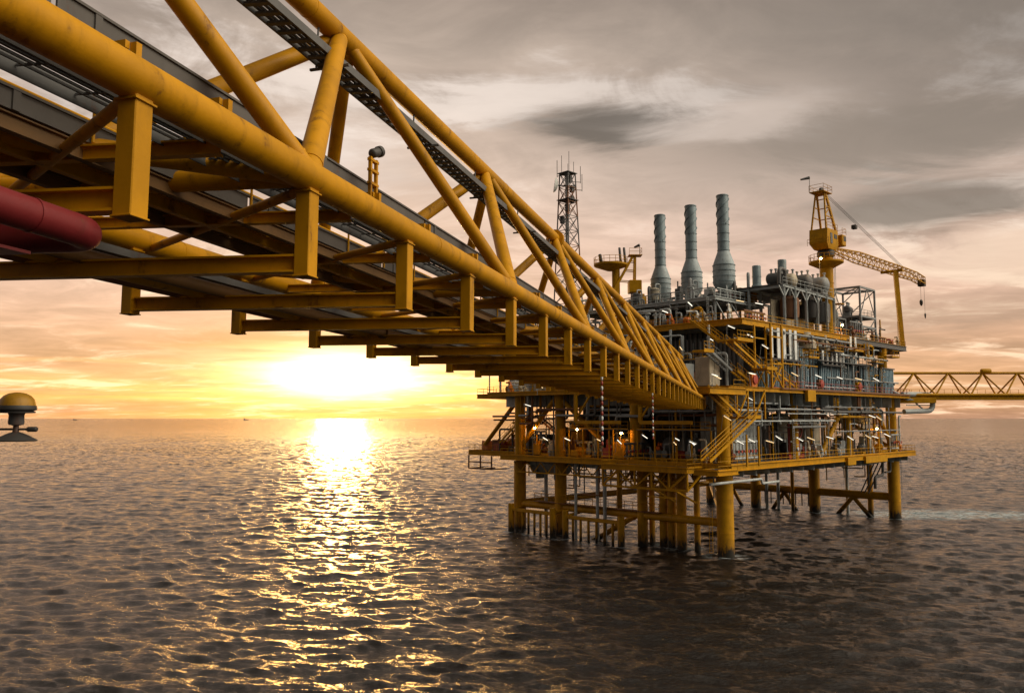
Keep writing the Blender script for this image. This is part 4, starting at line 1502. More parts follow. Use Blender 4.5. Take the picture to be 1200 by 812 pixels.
mb.box((0, 0, zt_ - 5), (2.9, 2.9, .1))
mb.build('mast_platform', MID, lm)
mb = MB()
for x, y, h in ((.8, -.8, 2.2), (-.7, .8, 3.4), (.2, -.2, 4.2), (-1, -1, 1.4)): mb.tube((x, y, zt_), (x, y, zt_ + h), .05, 6)
for dx, dy, z in ((2.0, -1.4, -1.5), (2.2, -1.6, -3), (-.6, 2, -.2)):
    mb.tube((0, 0, zt_ + z), (dx, dy, zt_ + z), .06, 6)
    mb.tube((dx, dy, zt_ + z - .2), (dx, dy, zt_ + z + 3), .06, 6)
mb.build('antenna', MID, lm)
for k in range(5):
    MB().cbox((rng.uniform(-1, 1), rng.uniform(-1, 1), zt_ - 1 - k * 1.9), (.7, .7, 1.3), .05).build('radio_box', MID, lm)
rm = Matrix.Rotation(-TH, 3, 'Z') @ Matrix.Rotation(-PI / 2 + .15, 3, 'Y')
dc = Matrix.Rotation(-TH, 3, 'Z') @ V((-2.1, -.4, 0)) + V((0, 0, 60.3 - Z2))
MB().lathe([(.1, -.35), (.7, -.25), (1.15, 0), (1.36, .28), (1.40, .30), (1.36, .34), (1.05, .12), (.6, -.08), (.05, -.15)], dc, 24, rm).build('dish', WHITE, lm)
MB().tube(dc, (0, 0, 60.3 - Z2), .12, 8).build('dish_arm', MID, lm)


# ------------------------------------------------------------------ cranes
def windsock(mb, p, h, d):
    p = V(p)
    mb.tube(p, p + V((0, 0, h)), .05, 6)
    q = p + V((0, 0, h))
    mb.tube(q, q + V(d), .28, 10, .14)


cr = thing('pedestal_crane', 'tall yellow pedestal crane with its lattice boom laid down to the right', 'crane', PW(42, 4, Z3), TH)
MB().tube((0, 0, 0), (0, 0, 14), 1.12, 28).build('pedestal', YEL, cr)
mb = MB()
for z in (3, 6.2, 9.4, 12.6): mb.tube((0, 0, z), (0, 0, z + .12), 1.18, 28)
mb.build('pedestal_ring', YEL, cr)
ring = MB().lathe([(1.0, 12.0), (2.7, 12.9), (2.9, 13.0), (2.9, 13.3), (1.0, 13.35)], (0, 0, 0), 24).build('access_ring', YEL, cr)
mb = MB()
for k in range(20):
    a = 2 * PI * k / 20
    b2 = 2 * PI * (k + 1) / 20
    p0 = V((2.85 * math.cos(a), 2.85 * math.sin(a), 13.3)); p1 = V((2.85 * math.cos(b2), 2.85 * math.sin(b2), 13.3))
    mb.tube(p0, p0 + V((0, 0, 1.1)), .045, 5)
    for u in (.55, 1.1): mb.tube(p0 + V((0, 0, u)), p1 + V((0, 0, u)), .04, 5)
mb.build('ring_railing', YEL, ring)
mb = MB(); ladder(mb, .9, -1.1, 0, 13, 'x'); mb.build('pedestal_ladder', LGREY, cr)
MB().cbox((1.1, -1.5, 5.8), (1.6, 1.4, .15), .02).build('ladder_landing', YEL, cr)
MB().lathe([(1.2, 14), (1.5, 14.3), (1.5, 15.0), (1.2, 15.3)], (0, 0, 0), 24).build('slew_ring', DARK, cr)
# house: tapered belly
mb = MB()
vs = []
for z, xa, xb, y in ((15.3, -1.8, 1.3, 1.3), (16.2, -2.9, 1.6, 1.6), (18.7, -2.7, 1.5, 1.6)):
    vs += [(xa, -y, z), (xb, -y, z), (xb, y, z), (xa, y, z)]
fs = [(3, 2, 1, 0), (8, 9, 10, 11)]
for i in range(2):
    for k in range(4): fs.append((i * 4 + k, i * 4 + (k + 1) % 4, i * 4 + 4 + (k + 1) % 4, i * 4 + 4 + k))
mb.add(vs, fs)
hs = mb.build('machinery_house', YEL, cr)
MB().box((-1.2, -1.63, 17.1), (.8, .06, 1.8)).build('door', MID, hs)
MB().box((.5, -1.63, 17.6), (1.2, .06, .7)).build('louvre', DARK, hs)
rail([(-2.7, -1.6), (1.5, -1.6)], 18.7, YEL, parent=cr, kick=False)
rail([(-3.0, -1.9), (-3.0, 1.9)], 15.9, YEL, parent=cr, kick=False)
cb = MB().cbox((3.2, -1.2, 17.3), (1.6, 1.6, 2.0), .12).build('cab', YEL, cr)
MB().cbox((3.4, -2.01, 17.6), (1.0, .06, .9), .02).build('window', DARK, cb)
MB().cbox((4.02, -1.2, 17.5), (.06, 1.2, 1.2), .02).build('window', DARK, cb)
rail([(2.4, -2.0), (4.0, -2.0), (4.0, -.4)], 18.3, YEL, parent=cr, kick=False)
# A-frame
for y in (-1.3, 1.3):
    MB().beam((-2.5, y, 18.7), (-1.6, y * .6, 25.2), .24, .24).build('a_frame_leg', YEL, cr)
    MB().beam((1.4, y, 18.7), (-1.1, y * .6, 25.2), .34, .34).build('a_frame_leg', YEL, cr)
mb = MB()
for z, u in ((21, .3), (22.8, .6), (24.3, .85)):
    xl, xr = -2.5 + .9 * u, 1.4 - 2.5 * u
    yy = 1.3 - .52 * u
    for s_ in (-1, 1): mb.beam((xl, s_ * yy, z), (xr, s_ * yy, z), .14, .14)
    mb.beam((xr, -yy, z), (xr, yy, z), .14, .14)
mb.beam((-2.5, -1.2, 21), (-.2, -1, 22.8), .12, .12)
mb.build('a_frame_tie', YEL, cr)
MB().cbox((-1.3, 0, 25.3), (3.4, 2.6, .16), .03).build('head_platform', YEL, cr)
rail([(-3, -1.3), (.4, -1.3), (.4, 1.3), (-3, 1.3), (-3, -1.3)], 25.4, YEL, parent=cr, kick=False)
MB().lathe([(.3, -.2), (.6, -.2), (.6, .2), (.3, .2)], (-.9, 0, 25.8), 16, Matrix.Rotation(PI / 2, 3, 'X')).build('sheave', DARK, cr)
mb = MB(); windsock(mb, (-2.9, 1.2, 25.4), 2.6, (-1.1, 1.1, -.35)); mb.build('windsock', MID, cr)
# boom
bm_ = thing('tmp', '', '')
bpy.data.objects.remove(bm_)
b0 = V((1.7, 0, 15.9))
BX = on_y(1080, 322, 4).x - 42
b1 = V((BX, 0, 16.0))
mb = MB()
nseg = 20
prev = None
for k in range(nseg + 1):
    u = k / nseg
    c = b0.lerp(b1, u)
    hgt = .3 + .8 * min(1, u * 4) - .5 * max(0, (u - .75) * 4) * .5
    c = c - V((0, 0, .8 * max(0, u - .9) * 10 * .6))
    wd = .3 + .4 * min(1, u * 4)
    cur = [c + V((0, s_ * wd, t_ * hgt * .8)) for s_, t_ in ((-1, -1), (1, -1), (1, 1), (-1, 1))]
    if prev:
        for i in range(4):
            j = (i + 1) % 4
            mb.beam(prev[i], cur[i], .17, .17)
            mb.beam(prev[i], cur[j], .08, .08)
            mb.beam(cur[i], cur[j], .08, .08)
    prev = cur
mb.build('boom', YEL, cr)
MB().cbox(b1 + V((-.2, 0, -.9)), (1.2, 1.4, 1.5), .08).build('boom_head', DARK, cr)
mb = MB()
for y in (-.25, 0, .25): mb.tube((-.8, y, 25.9), (.78 * BX, y, 16.9), .035, 5)
mb.build('luffing_rope', MID, cr)
MB().cbox((12.6, 0, 21.6), (.9, .9, .8), .1).build('bridle_block', DARK, cr)
mb = MB()
mb.tube((BX - .4, .2, 15), (BX - .4, .2, 11.3), .03, 5); mb.tube((BX + .5, -.2, 15), (BX + .5, -.2, 7.4), .03, 5)
mb.build('hoist_rope', MID, cr)
mb = MB()
mb.lathe([(.1, -1.2), (.32, -.8), (.36, -.2), (.1, .2)], (BX - .4, .2, 11.3), 12)
mb.lathe([(.05, -1.), (.16, -.6), (.2, -.1), (.05, .2)], (BX + .5, -.2, 8.4), 12)
mb.build('hook_block', DARK, cr)
# boom rest
br = equip('boom_rest', 'leaning yellow boom rest post at the right edge of the upper deck', 'boom rest', 67.6, .9, Z3 - .3)
MB().beam((0, 0, 0), (2.4, 1.6, 15.4), .8, .8).build('post', YEL, br)
MB().beam((2.4, .2, 15.4), (2.4, 4.4, 15.4), .5, .5).build('cradle', YEL, br)
mb = MB(); ladder(mb, -.6, .3, .1, 5); mb.build('ladder', YEL, br)

# the second crane at the left, half hidden by the bridge
c2 = thing('pedestal_crane', 'smaller yellow crane with a round platform and slanted frame, left of the exhaust stacks', 'crane', at(722, 345, 142) * 1, TH * 0)
z_ = c2.location.z
MB().tube((0, 0, Z3 - z_), (0, 0, 4.6), .7, 20).build('pedestal', YEL, c2)
rg = MB().lathe([(.7, 4.2), (2.9, 5.0), (3.0, 5.1), (3.0, 5.4), (.6, 5.5)], (-.9, 0, 0), 24).build('access_ring', YEL, c2)
mb = MB()
for k in range(18):
    a = 2 * PI * k / 18; b2 = 2 * PI * (k + 1) / 18
    p0 = V((-.9 + 2.95 * math.cos(a), 2.95 * math.sin(a), 5.4)); p1 = V((-.9 + 2.95 * math.cos(b2), 2.95 * math.sin(b2), 5.4))
    mb.tube(p0, p0 + V((0, 0, 1.1)), .045, 5)
    for u in (.55, 1.1): mb.tube(p0 + V((0, 0, u)), p1 + V((0, 0, u)), .04, 5)
mb.build('ring_railing', YEL, rg)
for p, q, w in (((-.5, -.8, .5), (3.0, -.5, 6.8), .42), ((-.5, .8, .5), (3.0, .5, 6.8), .42), ((3.2, -.8, 0), (3.4, -.5, 6.8), .34), ((3.2, .8, 0), (3.4, .5, 6.8), .34)):
    MB().beam(p, q, w, w).build('a_frame_leg', YEL, c2)
mb = MB()
for u in (.3, .6, .85):
    for y in (-.7, .7): mb.beam((-.5 + 3.5 * u, y, .5 + 6.3 * u), (3.25, y, .2 + 6.6 * u), .13, .13)
mb.build('a_frame_tie', YEL, c2)
MB().cbox((3.4, 0, 6.9), (2.4, 2, .15), .03).build('head_platform', YEL, c2)
rail([(2.3, -1), (4.5, -1), (4.5, 1)], 7, YEL, parent=c2, kick=False)
MB().cbox((3.3, 0, 1.3), (2.2, 2.4, 2.2), .1).build('machinery_house', YEL, c2)
mb = MB(); windsock(mb, (4.4, .8, 7), 2.0, (-.9, .5, -.3)); mb.build('windsock', MID, c2)
MB().capsule((-2.6, -.6, 5.5), (-2.9, -.6, 7.1), .3, 10).build('floodlight', DARK, c2)
for x in (0.6, 1.4): MB().capsule((x + .2, -.6, 5.5), (x, -.6, 8.3), .22, 10).build('exhaust', MID, c2)

# ------------------------------------------------------------------ lattice tower with a tank at the right end of the upper deck
lt = equip('lattice_tower', 'open grey steel tower with a tank inside at the right end of the upper deck', 'steel tower', 57, 6, Z3 - .3)
mb = MB()
for x in (-3.6, 3.2):
    for y in (-3, 3):
        mb.beam((x, y, 0), (x, y, 10.4), .3, .3)
for z in (3.1, 5.0, 10.4):
    for y in (-3, 3): mb.beam((-3.6, y, z), (3.2, y, z), .28, .34)
    for x in (-3.6, 3.2): mb.beam((x, -3, z), (x, 3, z), .28, .34)
for y in (-3, 3):
    mb.beam((-3.6, y, 5.1), (-.2, y, 10.3), .14, .14); mb.beam((3.2, y, 5.1), (-.2, y, 10.3), .14, .14)
    mb.beam((-3.6, y, 0), (3.2, y, 4.9), .14, .14)
for x in (-3.6, 3.2):
    mb.beam((x, -3, 0), (x, 3, 4.9), .14, .14); mb.beam((x, 3, 5.1), (x, -3, 10.3), .14, .14)
mb.beam((-3.6, -3, 10.4), (3.2, 3, 10.4), .2, .2); mb.beam((3.2, -3, 10.4), (-3.6, 3, 10.4), .2, .2)
mb.build('frame', GREY, lt)
MB().span((-3.5, -2.9, 4.98), (3.1, 2.9, 5.08)).build('floor', MID, lt)
rail([(-3.6, 3), (-3.6, -3), (3.2, -3), (3.2, 3)], 5.2, GREY, parent=lt, kick=False)
vessel_h(56.5, 5.6, Z3 + .5, 4.6, 1.5, GREY, 'grey tank inside the open tower at the right end of the upper deck', .2)
vessel_h(56.2, 6.4, Z3 + 4.9, 3.0, .7, MID, 'small dark vessel on the upper floor of the open tower', .2)
manifold(50, 2.5, Z3 - .3, 6, GREY, 'grey pipe manifold on the upper deck between the crane and the open tower', 3.4)
manifold(62.5, 3, Z3 - .3, 5, RUST, 'rusty pipe manifold on the upper deck beside the boom rest', 1.6)
for i, (x, z, m, c) in enumerate(((49, 4.2, GREY, 'upper'), (51, 2.4, MID, 'lower'))):
    t = equip('valve_platform', c + ' small grey valve platform left of the open tower', 'platform', x, 6, Z3 - .3)
    MB().cbox((0, 0, z), (3.4, 3, .2), .03).build('floor', m, t)
    for sx, sy in ((-1.6, -1.4), (1.6, -1.4), (1.6, 1.4), (-1.6, 1.4)): MB().beam((sx, sy, 0), (sx, sy, z), .16, .16).build('leg', m, t)
    for k in range(3): MB().capsule((-1 + k, 0, z + .1), (-1 + k, 0, z + 1.6), .35, 10).build('valve', GREY, t)

# ------------------------------------------------------------------ second bridge, off to the right
q0 = PW(61.5, 1.0, 0)
b2 = thing('truss_bridge', 'yellow lattice footbridge leaving the right end of the platform', 'bridge', (q0.x, q0.y, 22.3), R(-1))
L2 = 62
for y in (-1.6, 1.6): MB().tube((0, y, 0), (L2, y, 0), .28, 16).build('bottom_chord', YEL, b2)
MB().tube((.5, 0, 4.1), (L2, 0, 4.1), .25, 16).build('top_chord', YEL, b2)
k = 0
x = 1.0
while x < L2 - 6:
    for y in (-1.6, 1.6):
        MB().tube((x, y, 0), (x + 3.2, 0, 4.1), .15, 10).build('truss_brace', YEL, b2)
        MB().tube((x + 6.4, y, 0), (x + 3.2, 0, 4.1), .15, 10).build('truss_brace', YEL, b2)
    x += 6.4
MB().span((0, -1.5, -.55), (L2, 1.5, -.4)).build('walkway_floor', YEL, b2)
for y in (-1.5, 1.5): MB().beam((0, y, -.45), (L2, y, -.45), .12, .9).build('side_beam', YEL, b2)
rail([(0, -1.3), (L2, -1.3)], -.1, YEL, parent=b2, kick=False)
MB().cbox((3.6, 0, -1.0), (7.4, 3.6, 1.0), .05).build('bearing_box', YEL, b2)
MB().tube((-1, -1.9, .8), (2.2, -1.9, -.9), .3, 12).build('drain_pipe', LGREY, b2)
MB().capsule((16.6, 0, 4.4), (18.6, 0, 4.5), .5, 12).build('beacon', YEL, b2)

# ------------------------------------------------------------------ lamps
def strip_root(tm=TUBE):
    t = thing('strip_light', '', 'strip light', (0, 0, 0), TH, '')
    mr = Matrix.Rotation(R(24), 3, 'X')
    MB().box((0, 0, .05), (.2, 1.2, .08), mr).build('housing', LGREY, t)
    MB().tube(mr @ V((-.05, -.55, -.03)), mr @ V((-.05, .55, -.03)), .038, 8).build('lamp_tube', tm, t)
    MB().path([mr @ V((0, .6, .05)), mr @ V((0, .8, .05)), (0, .75, -1.6)], .03, 6, .15, 3).build('pole', GREY, t)
    return t


Z6 = lambda x, y: (800 + x / 3.69, 440 + y / 3.69)
Z5 = lambda x, y: (540 + x / 3.69, 430 + y / 3.69)
ZA = lambda x, y: (740 + x / 5.414, 340 + y / 5.414)
ZB = lambda x, y: (880 + x / 5.414, 360 + y / 5.414)
rows = [
    ('along the right face of the lower deck', 'y', -2.4, [Z6(*p) for p in ((45, 290), (195, 183), (250, 287), (300, 280), (378, 285), (418, 270), (508, 275), (555, 272), (638, 268), (727, 270), (803, 264), (833, 265), (885, 257), (820, 176), (850, 184))]),
    ('along the right face of the main deck', 'y', -1.8, [ZB(*p) for p in ((12, 420), (280, 425), (430, 437), (565, 447), (682, 453), (795, 457))]),
    ('among the stairs and pipes at the front corner', 'y', -.6, [ZA(*p) for p in ((635, 233), (690, 68), (755, 289), (810, 85), (850, 358), (675, 312), (765, 530), (530, 537), (548, 550), (750, 683), (880, 683))]),
    ('on the left face below the exhaust stacks', 'x', 5.5, [ZA(*p) for p in ((370, 88), (213, 137), (315, 372), (500, 310))]),
    ('along the left face of the lower deck', 'x', -2.2, [Z5(*p) for p in ((365, 310), (460, 312), (595, 315), (685, 323), (795, 300), (925, 330), (935, 312), (1000, 327), (345, 82), (290, 165))]),
]
ORD = ['first', 'second', 'third', 'fourth', 'fifth', 'sixth', 'seventh', 'eighth', 'ninth', 'tenth', 'eleventh', 'twelfth', 'thirteenth', 'fourteenth', 'fifteenth']
sl0 = None
slw = None
for where, ax, c, pts in rows:
    pts = sorted(pts)
    for i, (px, py) in enumerate(pts):
        q = on_y(px, py, c) if ax == 'y' else on_x(px, py, c)
        if sl0 is None:
            sl0 = strip_root(); o = sl0
        elif i % 3 == 1 and slw is None:
            slw = strip_root(TUBEW); o = slw
        else:
            o = copy_tree(slw if i % 3 == 1 else sl0)
        o.location = PW(*q)
        o.rotation_euler = (R(((i * 37) % 21) - 10), 0, (TH if ax == 'y' else TH + PI / 2) + R(((i * 53) % 31) - 15))
        o['label'] = '%s tilted strip light from the left, %s' % (ORD[i], where)
        o['group'] = 'strip lights ' + where

fl0 = None
for lab, px, py, ax, c in (('leftmost orange glowing flood lamp on the lower deck', 626.5, 501.5, 'x', -.9), ('orange flood lamp in front of the yellow tank, second from the left', 676.5, 503, 'x', -1.6), ('orange flood lamp under the bridge, third from the left', 728, 507.5, 'x', -1.6), ('orange flood lamp at the right end of the lower deck', 1027.5, 502, 'y', -1.2), ('orange flood lamp on the access ring of the tall crane', 962, 303, 'y', 1.2), ('orange flood lamp at the foot of the tall crane', 987, 381, 'y', .2)):
    q = on_x(px, py, c) if ax == 'x' else on_y(px, py, c)
    if fl0 is None:
        fl0 = thing('flood_lamp', lab, 'flood lamp', PW(*q), TH, 'orange flood lamps')
        MB().lathe([(.04, .30), (.16, .28), (.24, .12), (.26, .1)][::-1], (0, 0, 0), 14).build('hood', MID, fl0)
        MB().lathe([(.02, -.17), (.14, -.12), (.19, 0), (.14, .1), (.02, .14)], (0, 0, 0), 14).build('bulb', SODIUM, fl0)
        MB().path([(0, 0, .28), (0, 0, .5), (.5, .5, .5), (.5, .5, -2.2)], .04, 6, .2, 3).build('arm', GREY, fl0)
        o = fl0
    else:
        o = copy_tree(fl0)
        o.location = PW(*q)
        o['label'] = lab

# ------------------------------------------------------------------ navigation lantern at the far left
q = at(18, 514, 9)
nl = thing('navigation_lantern', 'dark navigation lantern with a yellow dome at the left edge of the picture', 'lantern', q, 0)
k_ = 9 / FPX
MB().lathe([(.02, 0), (8 * k_, .3 * k_), (22 * k_, 0), (23 * k_, 1.2 * k_), (15 * k_, 6 * k_), (8 * k_, 9.5 * k_), (3.5 * k_, 11 * k_), (3 * k_, 18 * k_), (6 * k_, 19 * k_)], (0, 0, -3 * k_), 32).build('base', DARK, nl)
MB().lathe([(7.5 * k_, 16 * k_), (8.5 * k_, 18 * k_), (8 * k_, 27 * k_), (9 * k_, 30 * k_)], (0, 0, 0), 28).build('neck', MID, nl)
MB().lathe([(9 * k_, 29.5 * k_), (19 * k_, 29.8 * k_), (19.5 * k_, 31.5 * k_), (17 * k_, 32 * k_), (20.5 * k_, 33.5 * k_), (21 * k_, 36 * k_), (20 * k_, 38.5 * k_)], (0, 0, 0), 32).build('collar', DARK, nl)
MB().lathe([(19.6 * k_, 38 * k_), (19.2 * k_, 41 * k_), (17.5 * k_, 46 * k_), (14 * k_, 50 * k_), (9 * k_, 52.7 * k_), (3 * k_, 53.9 * k_), (.01, 54 * k_)], (0, 0, 0), 32).build('dome', paint('lantern_amber_paint', (.36, .18, .006), .5, .5, scale=6), nl)
MB().tube((-40 * k_, 0, 11 * k_), (22 * k_, 0, 11 * k_), 1.4 * k_, 10).build('arm', DARK, nl)
MB().capsule((13 * k_, 0, 11 * k_), (25 * k_, 0, 11 * k_), 3 * k_, 12).build('counterweight', DARK, nl)
MB().box((-70 * k_, 0, -20 * k_), (8 * k_, 8 * k_, 120 * k_)).build('mounting_post', DARK, nl)
MB().beam((-70 * k_, 0, 11 * k_), (-36 * k_, 0, 11 * k_), 5 * k_, 5 * k_).build('mounting_bar', DARK, nl)

build_sea()

# ------------------------------------------------------------------ ships on the horizon
for px, s_, lab in ((288, .75, 'tiny ship on the horizon in the middle of the left half'), (88, .6, 'tiny ship on the horizon right of the navigation lantern'), (446, .55, 'tiny ship on the horizon near the sun glitter')):
    q = at(px, 490, 8000)
    t = thing('ship', lab, 'ship', (q.x, q.y, 0), 0, 'distant ships')
    mb = MB()
    mb.add([(x * s_, y * s_, z * s_) for x, y, z in ((-28, -5, 0), (24, -5, 0), (34, 0, 0), (24, 5, 0), (-28, 5, 0), (-30, -6, 9), (26, -6, 9), (38, 0, 11), (26, 6, 9), (-30, 6, 9))],
           [(4, 3, 2, 1, 0), (5, 6, 7, 8, 9), (0, 1, 6, 5), (1, 2, 7, 6), (2, 3, 8, 7), (3, 4, 9, 8), (4, 0, 5, 9)])
    mb.build('hull', MID, t)
    MB().cbox((-18 * s_, 0, 17 * s_), (12 * s_, 9 * s_, 16 * s_), .5).build('superstructure', GREY, t)
    MB().tube((5 * s_, 0, 9 * s_), (5 * s_, 0, 34 * s_), .9 * s_, 8).build('mast', MID, t)

# ------------------------------------------------------------------ camera
cam = bpy.data.cameras.new('camera')
co = bpy.data.objects.new('camera', cam)
COL.objects.link(co)
cam.sensor_width = 36
cam.lens = FPX / 1200 * 36
cam.clip_start = .1
cam.clip_end = 100000
co.location = (0, 0, CAM_H)
co.rotation_euler = (PI / 2 + PITCH, 0, 0)
S.camera = co

# ------------------------------------------------------------------ sun and sky
SUN_AZ, SUN_EL = math.atan(-200 / FPX), R(3.0)
sun = bpy.data.lights.new('sun', 'SUN')
so = bpy.data.objects.new('sun', sun)
COL.objects.link(so)
sdir = V((math.sin(SUN_AZ) * math.cos(SUN_EL), math.cos(SUN_AZ) * math.cos(SUN_EL), math.sin(SUN_EL)))
so.rotation_euler = (-sdir).to_track_quat('-Z', 'Y').to_euler()
sun.energy = .5
sun.angle = R(3.5)
sun.color = (1, .52, .13)

w = bpy.data.worlds.new('World')
S.world = w
w.use_nodes = True
nt = w.node_tree
nt.nodes.clear()
wo = nt.nodes.new('ShaderNodeOutputWorld')
bg = nt.nodes.new('ShaderNodeBackground')
nt.links.new(bg.outputs[0], wo.inputs[0])
tc = nt.nodes.new('ShaderNodeTexCoord')
gen = tc.outputs['Generated']
sx = nt.nodes.new('ShaderNodeSeparateXYZ')
nt.links.new(gen, sx.inputs[0])
X, Y, Z = sx.outputs
zc_ = M_(nt, 'MAXIMUM', Z, 0.)
azm = M_(nt, 'ARCTAN2', X, Y)


def comb(a, b, c=0.):
    n = nt.nodes.new('ShaderNodeCombineXYZ')
    for i, q in enumerate((a, b, c)):
        if isinstance(q, (int, float)): n.inputs[i].default_value = q
        else: nt.links.new(q, n.inputs[i])
    return n.outputs[0]


ramp = nt.nodes.new('ShaderNodeValToRGB')
nt.links.new(zc_, ramp.inputs[0])
cr_ = ramp.color_ramp
stops = [(0, (.52, .31, .21)), (.03, (.72, .41, .22)), (.09, (.80, .49, .33)), (.17, (.78, .56, .46)), (.28, (.68, .55, .475)), (.42, (.50, .42, .36)), (.54, (.25, .20, .165)), (1, (.085, .07, .058))]
while len(cr_.elements) < len(stops): cr_.elements.new(.5)
for e, (p_, c) in zip(cr_.elements, stops):
    e.position = p_
    e.color = (*c, 1)
base = ramp.outputs[0]
# cloud deck: project the view direction on a layer overhead
den = M_(nt, 'ADD', zc_, .10)
U = M_(nt, 'DIVIDE', X, den)
W_ = M_(nt, 'DIVIDE', Y, den)
uv = comb(U, M_(nt, 'MULTIPLY', W_, 1.25), 3.7)
nA = NOISE(nt, uv, .55, 8, .58, .5)
nB = NOISE(nt, comb(M_(nt, 'MULTIPLY', U, .55), W_, 9.1), 1.3, 9, .62, .8)
nC = NOISE(nt, comb(M_(nt, 'MULTIPLY', U, .8), W_, 20.3), 3.2, 8, .62, .6)
# darker grey clouds
dk = M_(nt, 'MULTIPLY', SS(nt, M_(nt, 'ADD', M_(nt, 'MULTIPLY', nA, .5), M_(nt, 'MULTIPLY', nB, .5)), .47, .63), .78)
base = MIX(nt, dk, base, MIX(nt, SS(nt, zc_, .05, .3), (.44, .27, .18), (.21, .172, .148)))
# brighter breaks
br_ = M_(nt, 'MULTIPLY', SS(nt, M_(nt, 'ADD', M_(nt, 'MULTIPLY', nB, .6), M_(nt, 'MULTIPLY', nC, .4)), .50, .61), .8)
base = MIX(nt, br_, base, MIX(nt, SS(nt, zc_, .05, .3), (.95, .70, .50), (.72, .66, .62)))
fine = M_(nt, 'ADD', .72, M_(nt, 'MULTIPLY', SS(nt, M_(nt, 'ADD', M_(nt, 'MULTIPLY', nC, .5), M_(nt, 'MULTIPLY', nB, .5)), .32, .68), .5))
mul = nt.nodes.new('ShaderNodeVectorMath'); mul.operation = 'SCALE'
nt.links.new(base, mul.inputs[0]); nt.links.new(fine, mul.inputs['Scale'])
base = mul.outputs[0]
# right hand side is greyer and darker, left warmer
rt = SS(nt, azm, -.1, .65)
base = MIX(nt, M_(nt, 'MULTIPLY', M_(nt, 'MULTIPLY', rt, SS(nt, zc_, .16, .42)), .8), base, (.15, .13, .112))
# one long dark cloud
def blob(az0, z0, wa, wz, nz, amp=.9):
    a = M_(nt, 'ADD', M_(nt, 'DIVIDE', M_(nt, 'SUBTRACT', azm, az0), wa), M_(nt, 'MULTIPLY', M_(nt, 'SUBTRACT', nC, .5), 2.2))
    b = M_(nt, 'ADD', M_(nt, 'DIVIDE', M_(nt, 'SUBTRACT', Z, z0), wz), M_(nt, 'MULTIPLY', M_(nt, 'SUBTRACT', nB, .5), 3.2))
    r2 = M_(nt, 'ADD', M_(nt, 'MULTIPLY', a, a), M_(nt, 'MULTIPLY', b, b))
    g = M_(nt, 'POWER', 2.718, M_(nt, 'MULTIPLY', r2, -1.))
    g = M_(nt, 'MULTIPLY', g, M_(nt, 'ADD', .4, M_(nt, 'MULTIPLY', nz, 1.2)))
    return M_(nt, 'MULTIPLY', SS(nt, g, .05, .85), amp, clamp=True)


for az0, z0, wa, wz, amp, c in ((.13, .345, .12, .030, .95, (.115, .10, .088)), (.50, .235, .16, .020, .85, (.20, .165, .14)), (.45, .30, .25, .045, .75, (.22, .185, .155)), (.5, .115, .22, .022, .45, (.40, .28, .22)), (-.27, .088, .17, .016, .7, (.46, .25, .14)), (-.12, .27, .1, .02, .35, (.42, .31, .26))):
    base = MIX(nt, blob(az0, z0, wa, wz, nB, amp), base, c)
for az0, z0, wa, wz, amp, c in ((.28, .34, .12, .03, .5, (.70, .62, .57)), (.56, .175, .12, .03, .6, (.86, .68, .53)), (-.25, .30, .12, .06, .5, (.66, .61, .59))):
    base = MIX(nt, blob(az0, z0, wa, wz, nB, amp), base, c)
wt = nt.nodes.new('ShaderNodeVectorMath'); wt.operation = 'MULTIPLY'
nt.links.new(base, wt.inputs[0]); wt.inputs[1].default_value = (1.05, .985, .93)
base = wt.outputs[0]
# glow of the veiled sun near the horizon, streaked by low cloud
stv = comb(M_(nt, 'MULTIPLY', azm, 3.2), M_(nt, 'MULTIPLY', Z, 42.), 1.3)
stn = NOISE(nt, stv, 1.0, 6, .6, .5)
def gau(wa, wz, z0, az0=SUN_AZ):
    a = M_(nt, 'DIVIDE', M_(nt, 'SUBTRACT', azm, az0), wa)
    b = M_(nt, 'DIVIDE', M_(nt, 'SUBTRACT', Z, z0), wz)
    r2 = M_(nt, 'ADD', M_(nt, 'MULTIPLY', a, a), M_(nt, 'MULTIPLY', b, b))
    return M_(nt, 'POWER', 2.718, M_(nt, 'MULTIPLY', r2, -1.))


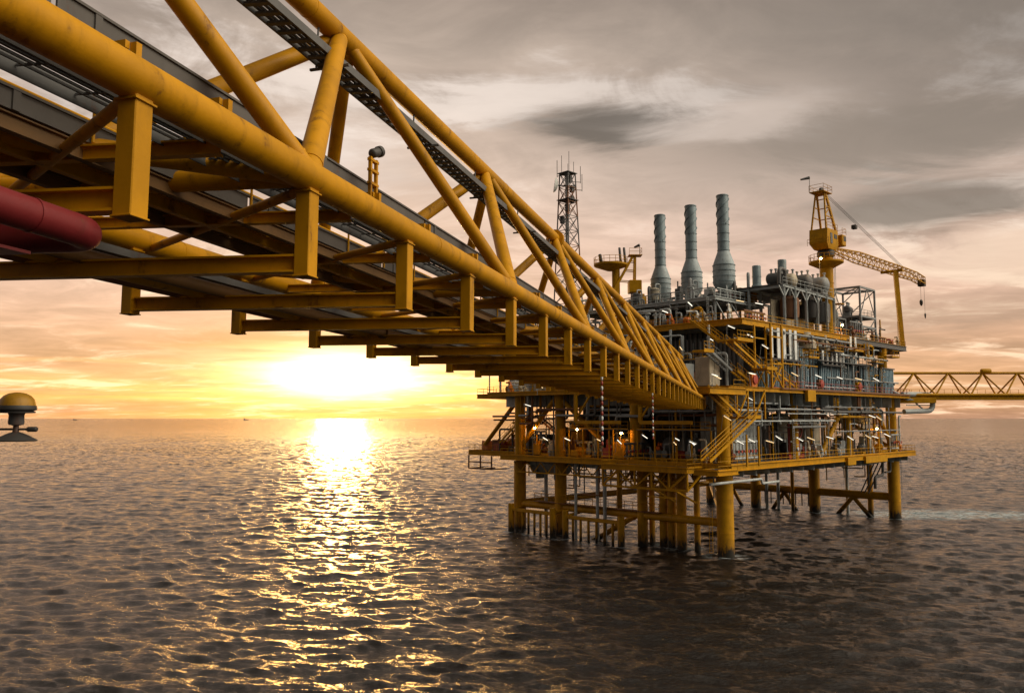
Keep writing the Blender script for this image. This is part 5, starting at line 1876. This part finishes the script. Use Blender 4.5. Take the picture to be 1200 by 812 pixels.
def add(colr, f, c):
    n = nt.nodes.new('ShaderNodeVectorMath'); n.operation = 'SCALE'
    n.inputs[0].default_value = c
    nt.links.new(f, n.inputs['Scale'])
    m = nt.nodes.new('ShaderNodeVectorMath'); m.operation = 'ADD'
    nt.links.new(colr, m.inputs[0]); nt.links.new(n.outputs[0], m.inputs[1])
    return m.outputs[0]


base = add(base, M_(nt, 'MULTIPLY', gau(.36, .034, .032), M_(nt, 'ADD', .12, SS(nt, stn, .40, .62))), (.95, .40, .02))
base = add(base, M_(nt, 'MULTIPLY', gau(.105, .026, .052), M_(nt, 'ADD', .25, SS(nt, stn, .35, .55))), (2.6, 1.85, .75))
base = add(base, gau(.056, .020, .054), (4.0, 3.3, 2.0))
# unseen sky behind the viewer: dimmed, plus a bright patch added as key light
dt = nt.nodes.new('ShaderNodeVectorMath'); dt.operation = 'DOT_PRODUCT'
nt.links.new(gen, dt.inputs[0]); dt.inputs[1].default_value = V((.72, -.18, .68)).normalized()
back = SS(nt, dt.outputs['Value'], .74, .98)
base = MIX(nt, SS(nt, M_(nt, 'MULTIPLY', Y, -1.), -.1, .5), base, (.10, .085, .075))
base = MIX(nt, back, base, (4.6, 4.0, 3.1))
sky = nt.nodes.new('ShaderNodeTexSky')
sky.sky_type = 'NISHITA'
sky.sun_disc = False
sky.sun_elevation = SUN_EL
sky.sun_rotation = SUN_AZ
sc_ = nt.nodes.new('ShaderNodeVectorMath'); sc_.operation = 'SCALE'
nt.links.new(sky.outputs[0], sc_.inputs[0]); sc_.inputs['Scale'].default_value = .02
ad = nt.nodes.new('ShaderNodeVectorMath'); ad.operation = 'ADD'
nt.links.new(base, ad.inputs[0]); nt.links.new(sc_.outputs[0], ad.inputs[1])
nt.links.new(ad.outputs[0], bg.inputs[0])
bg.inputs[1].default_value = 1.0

S.view_settings.view_transform = 'Standard'
S.view_settings.look = 'None'
S.view_settings.exposure = 0
S.view_settings.gamma = 1
S.render.engine = 'CYCLES'
S.cycles.use_denoising = True
S.cycles.max_bounces = 6
S.cycles.sample_clamp_indirect = 6
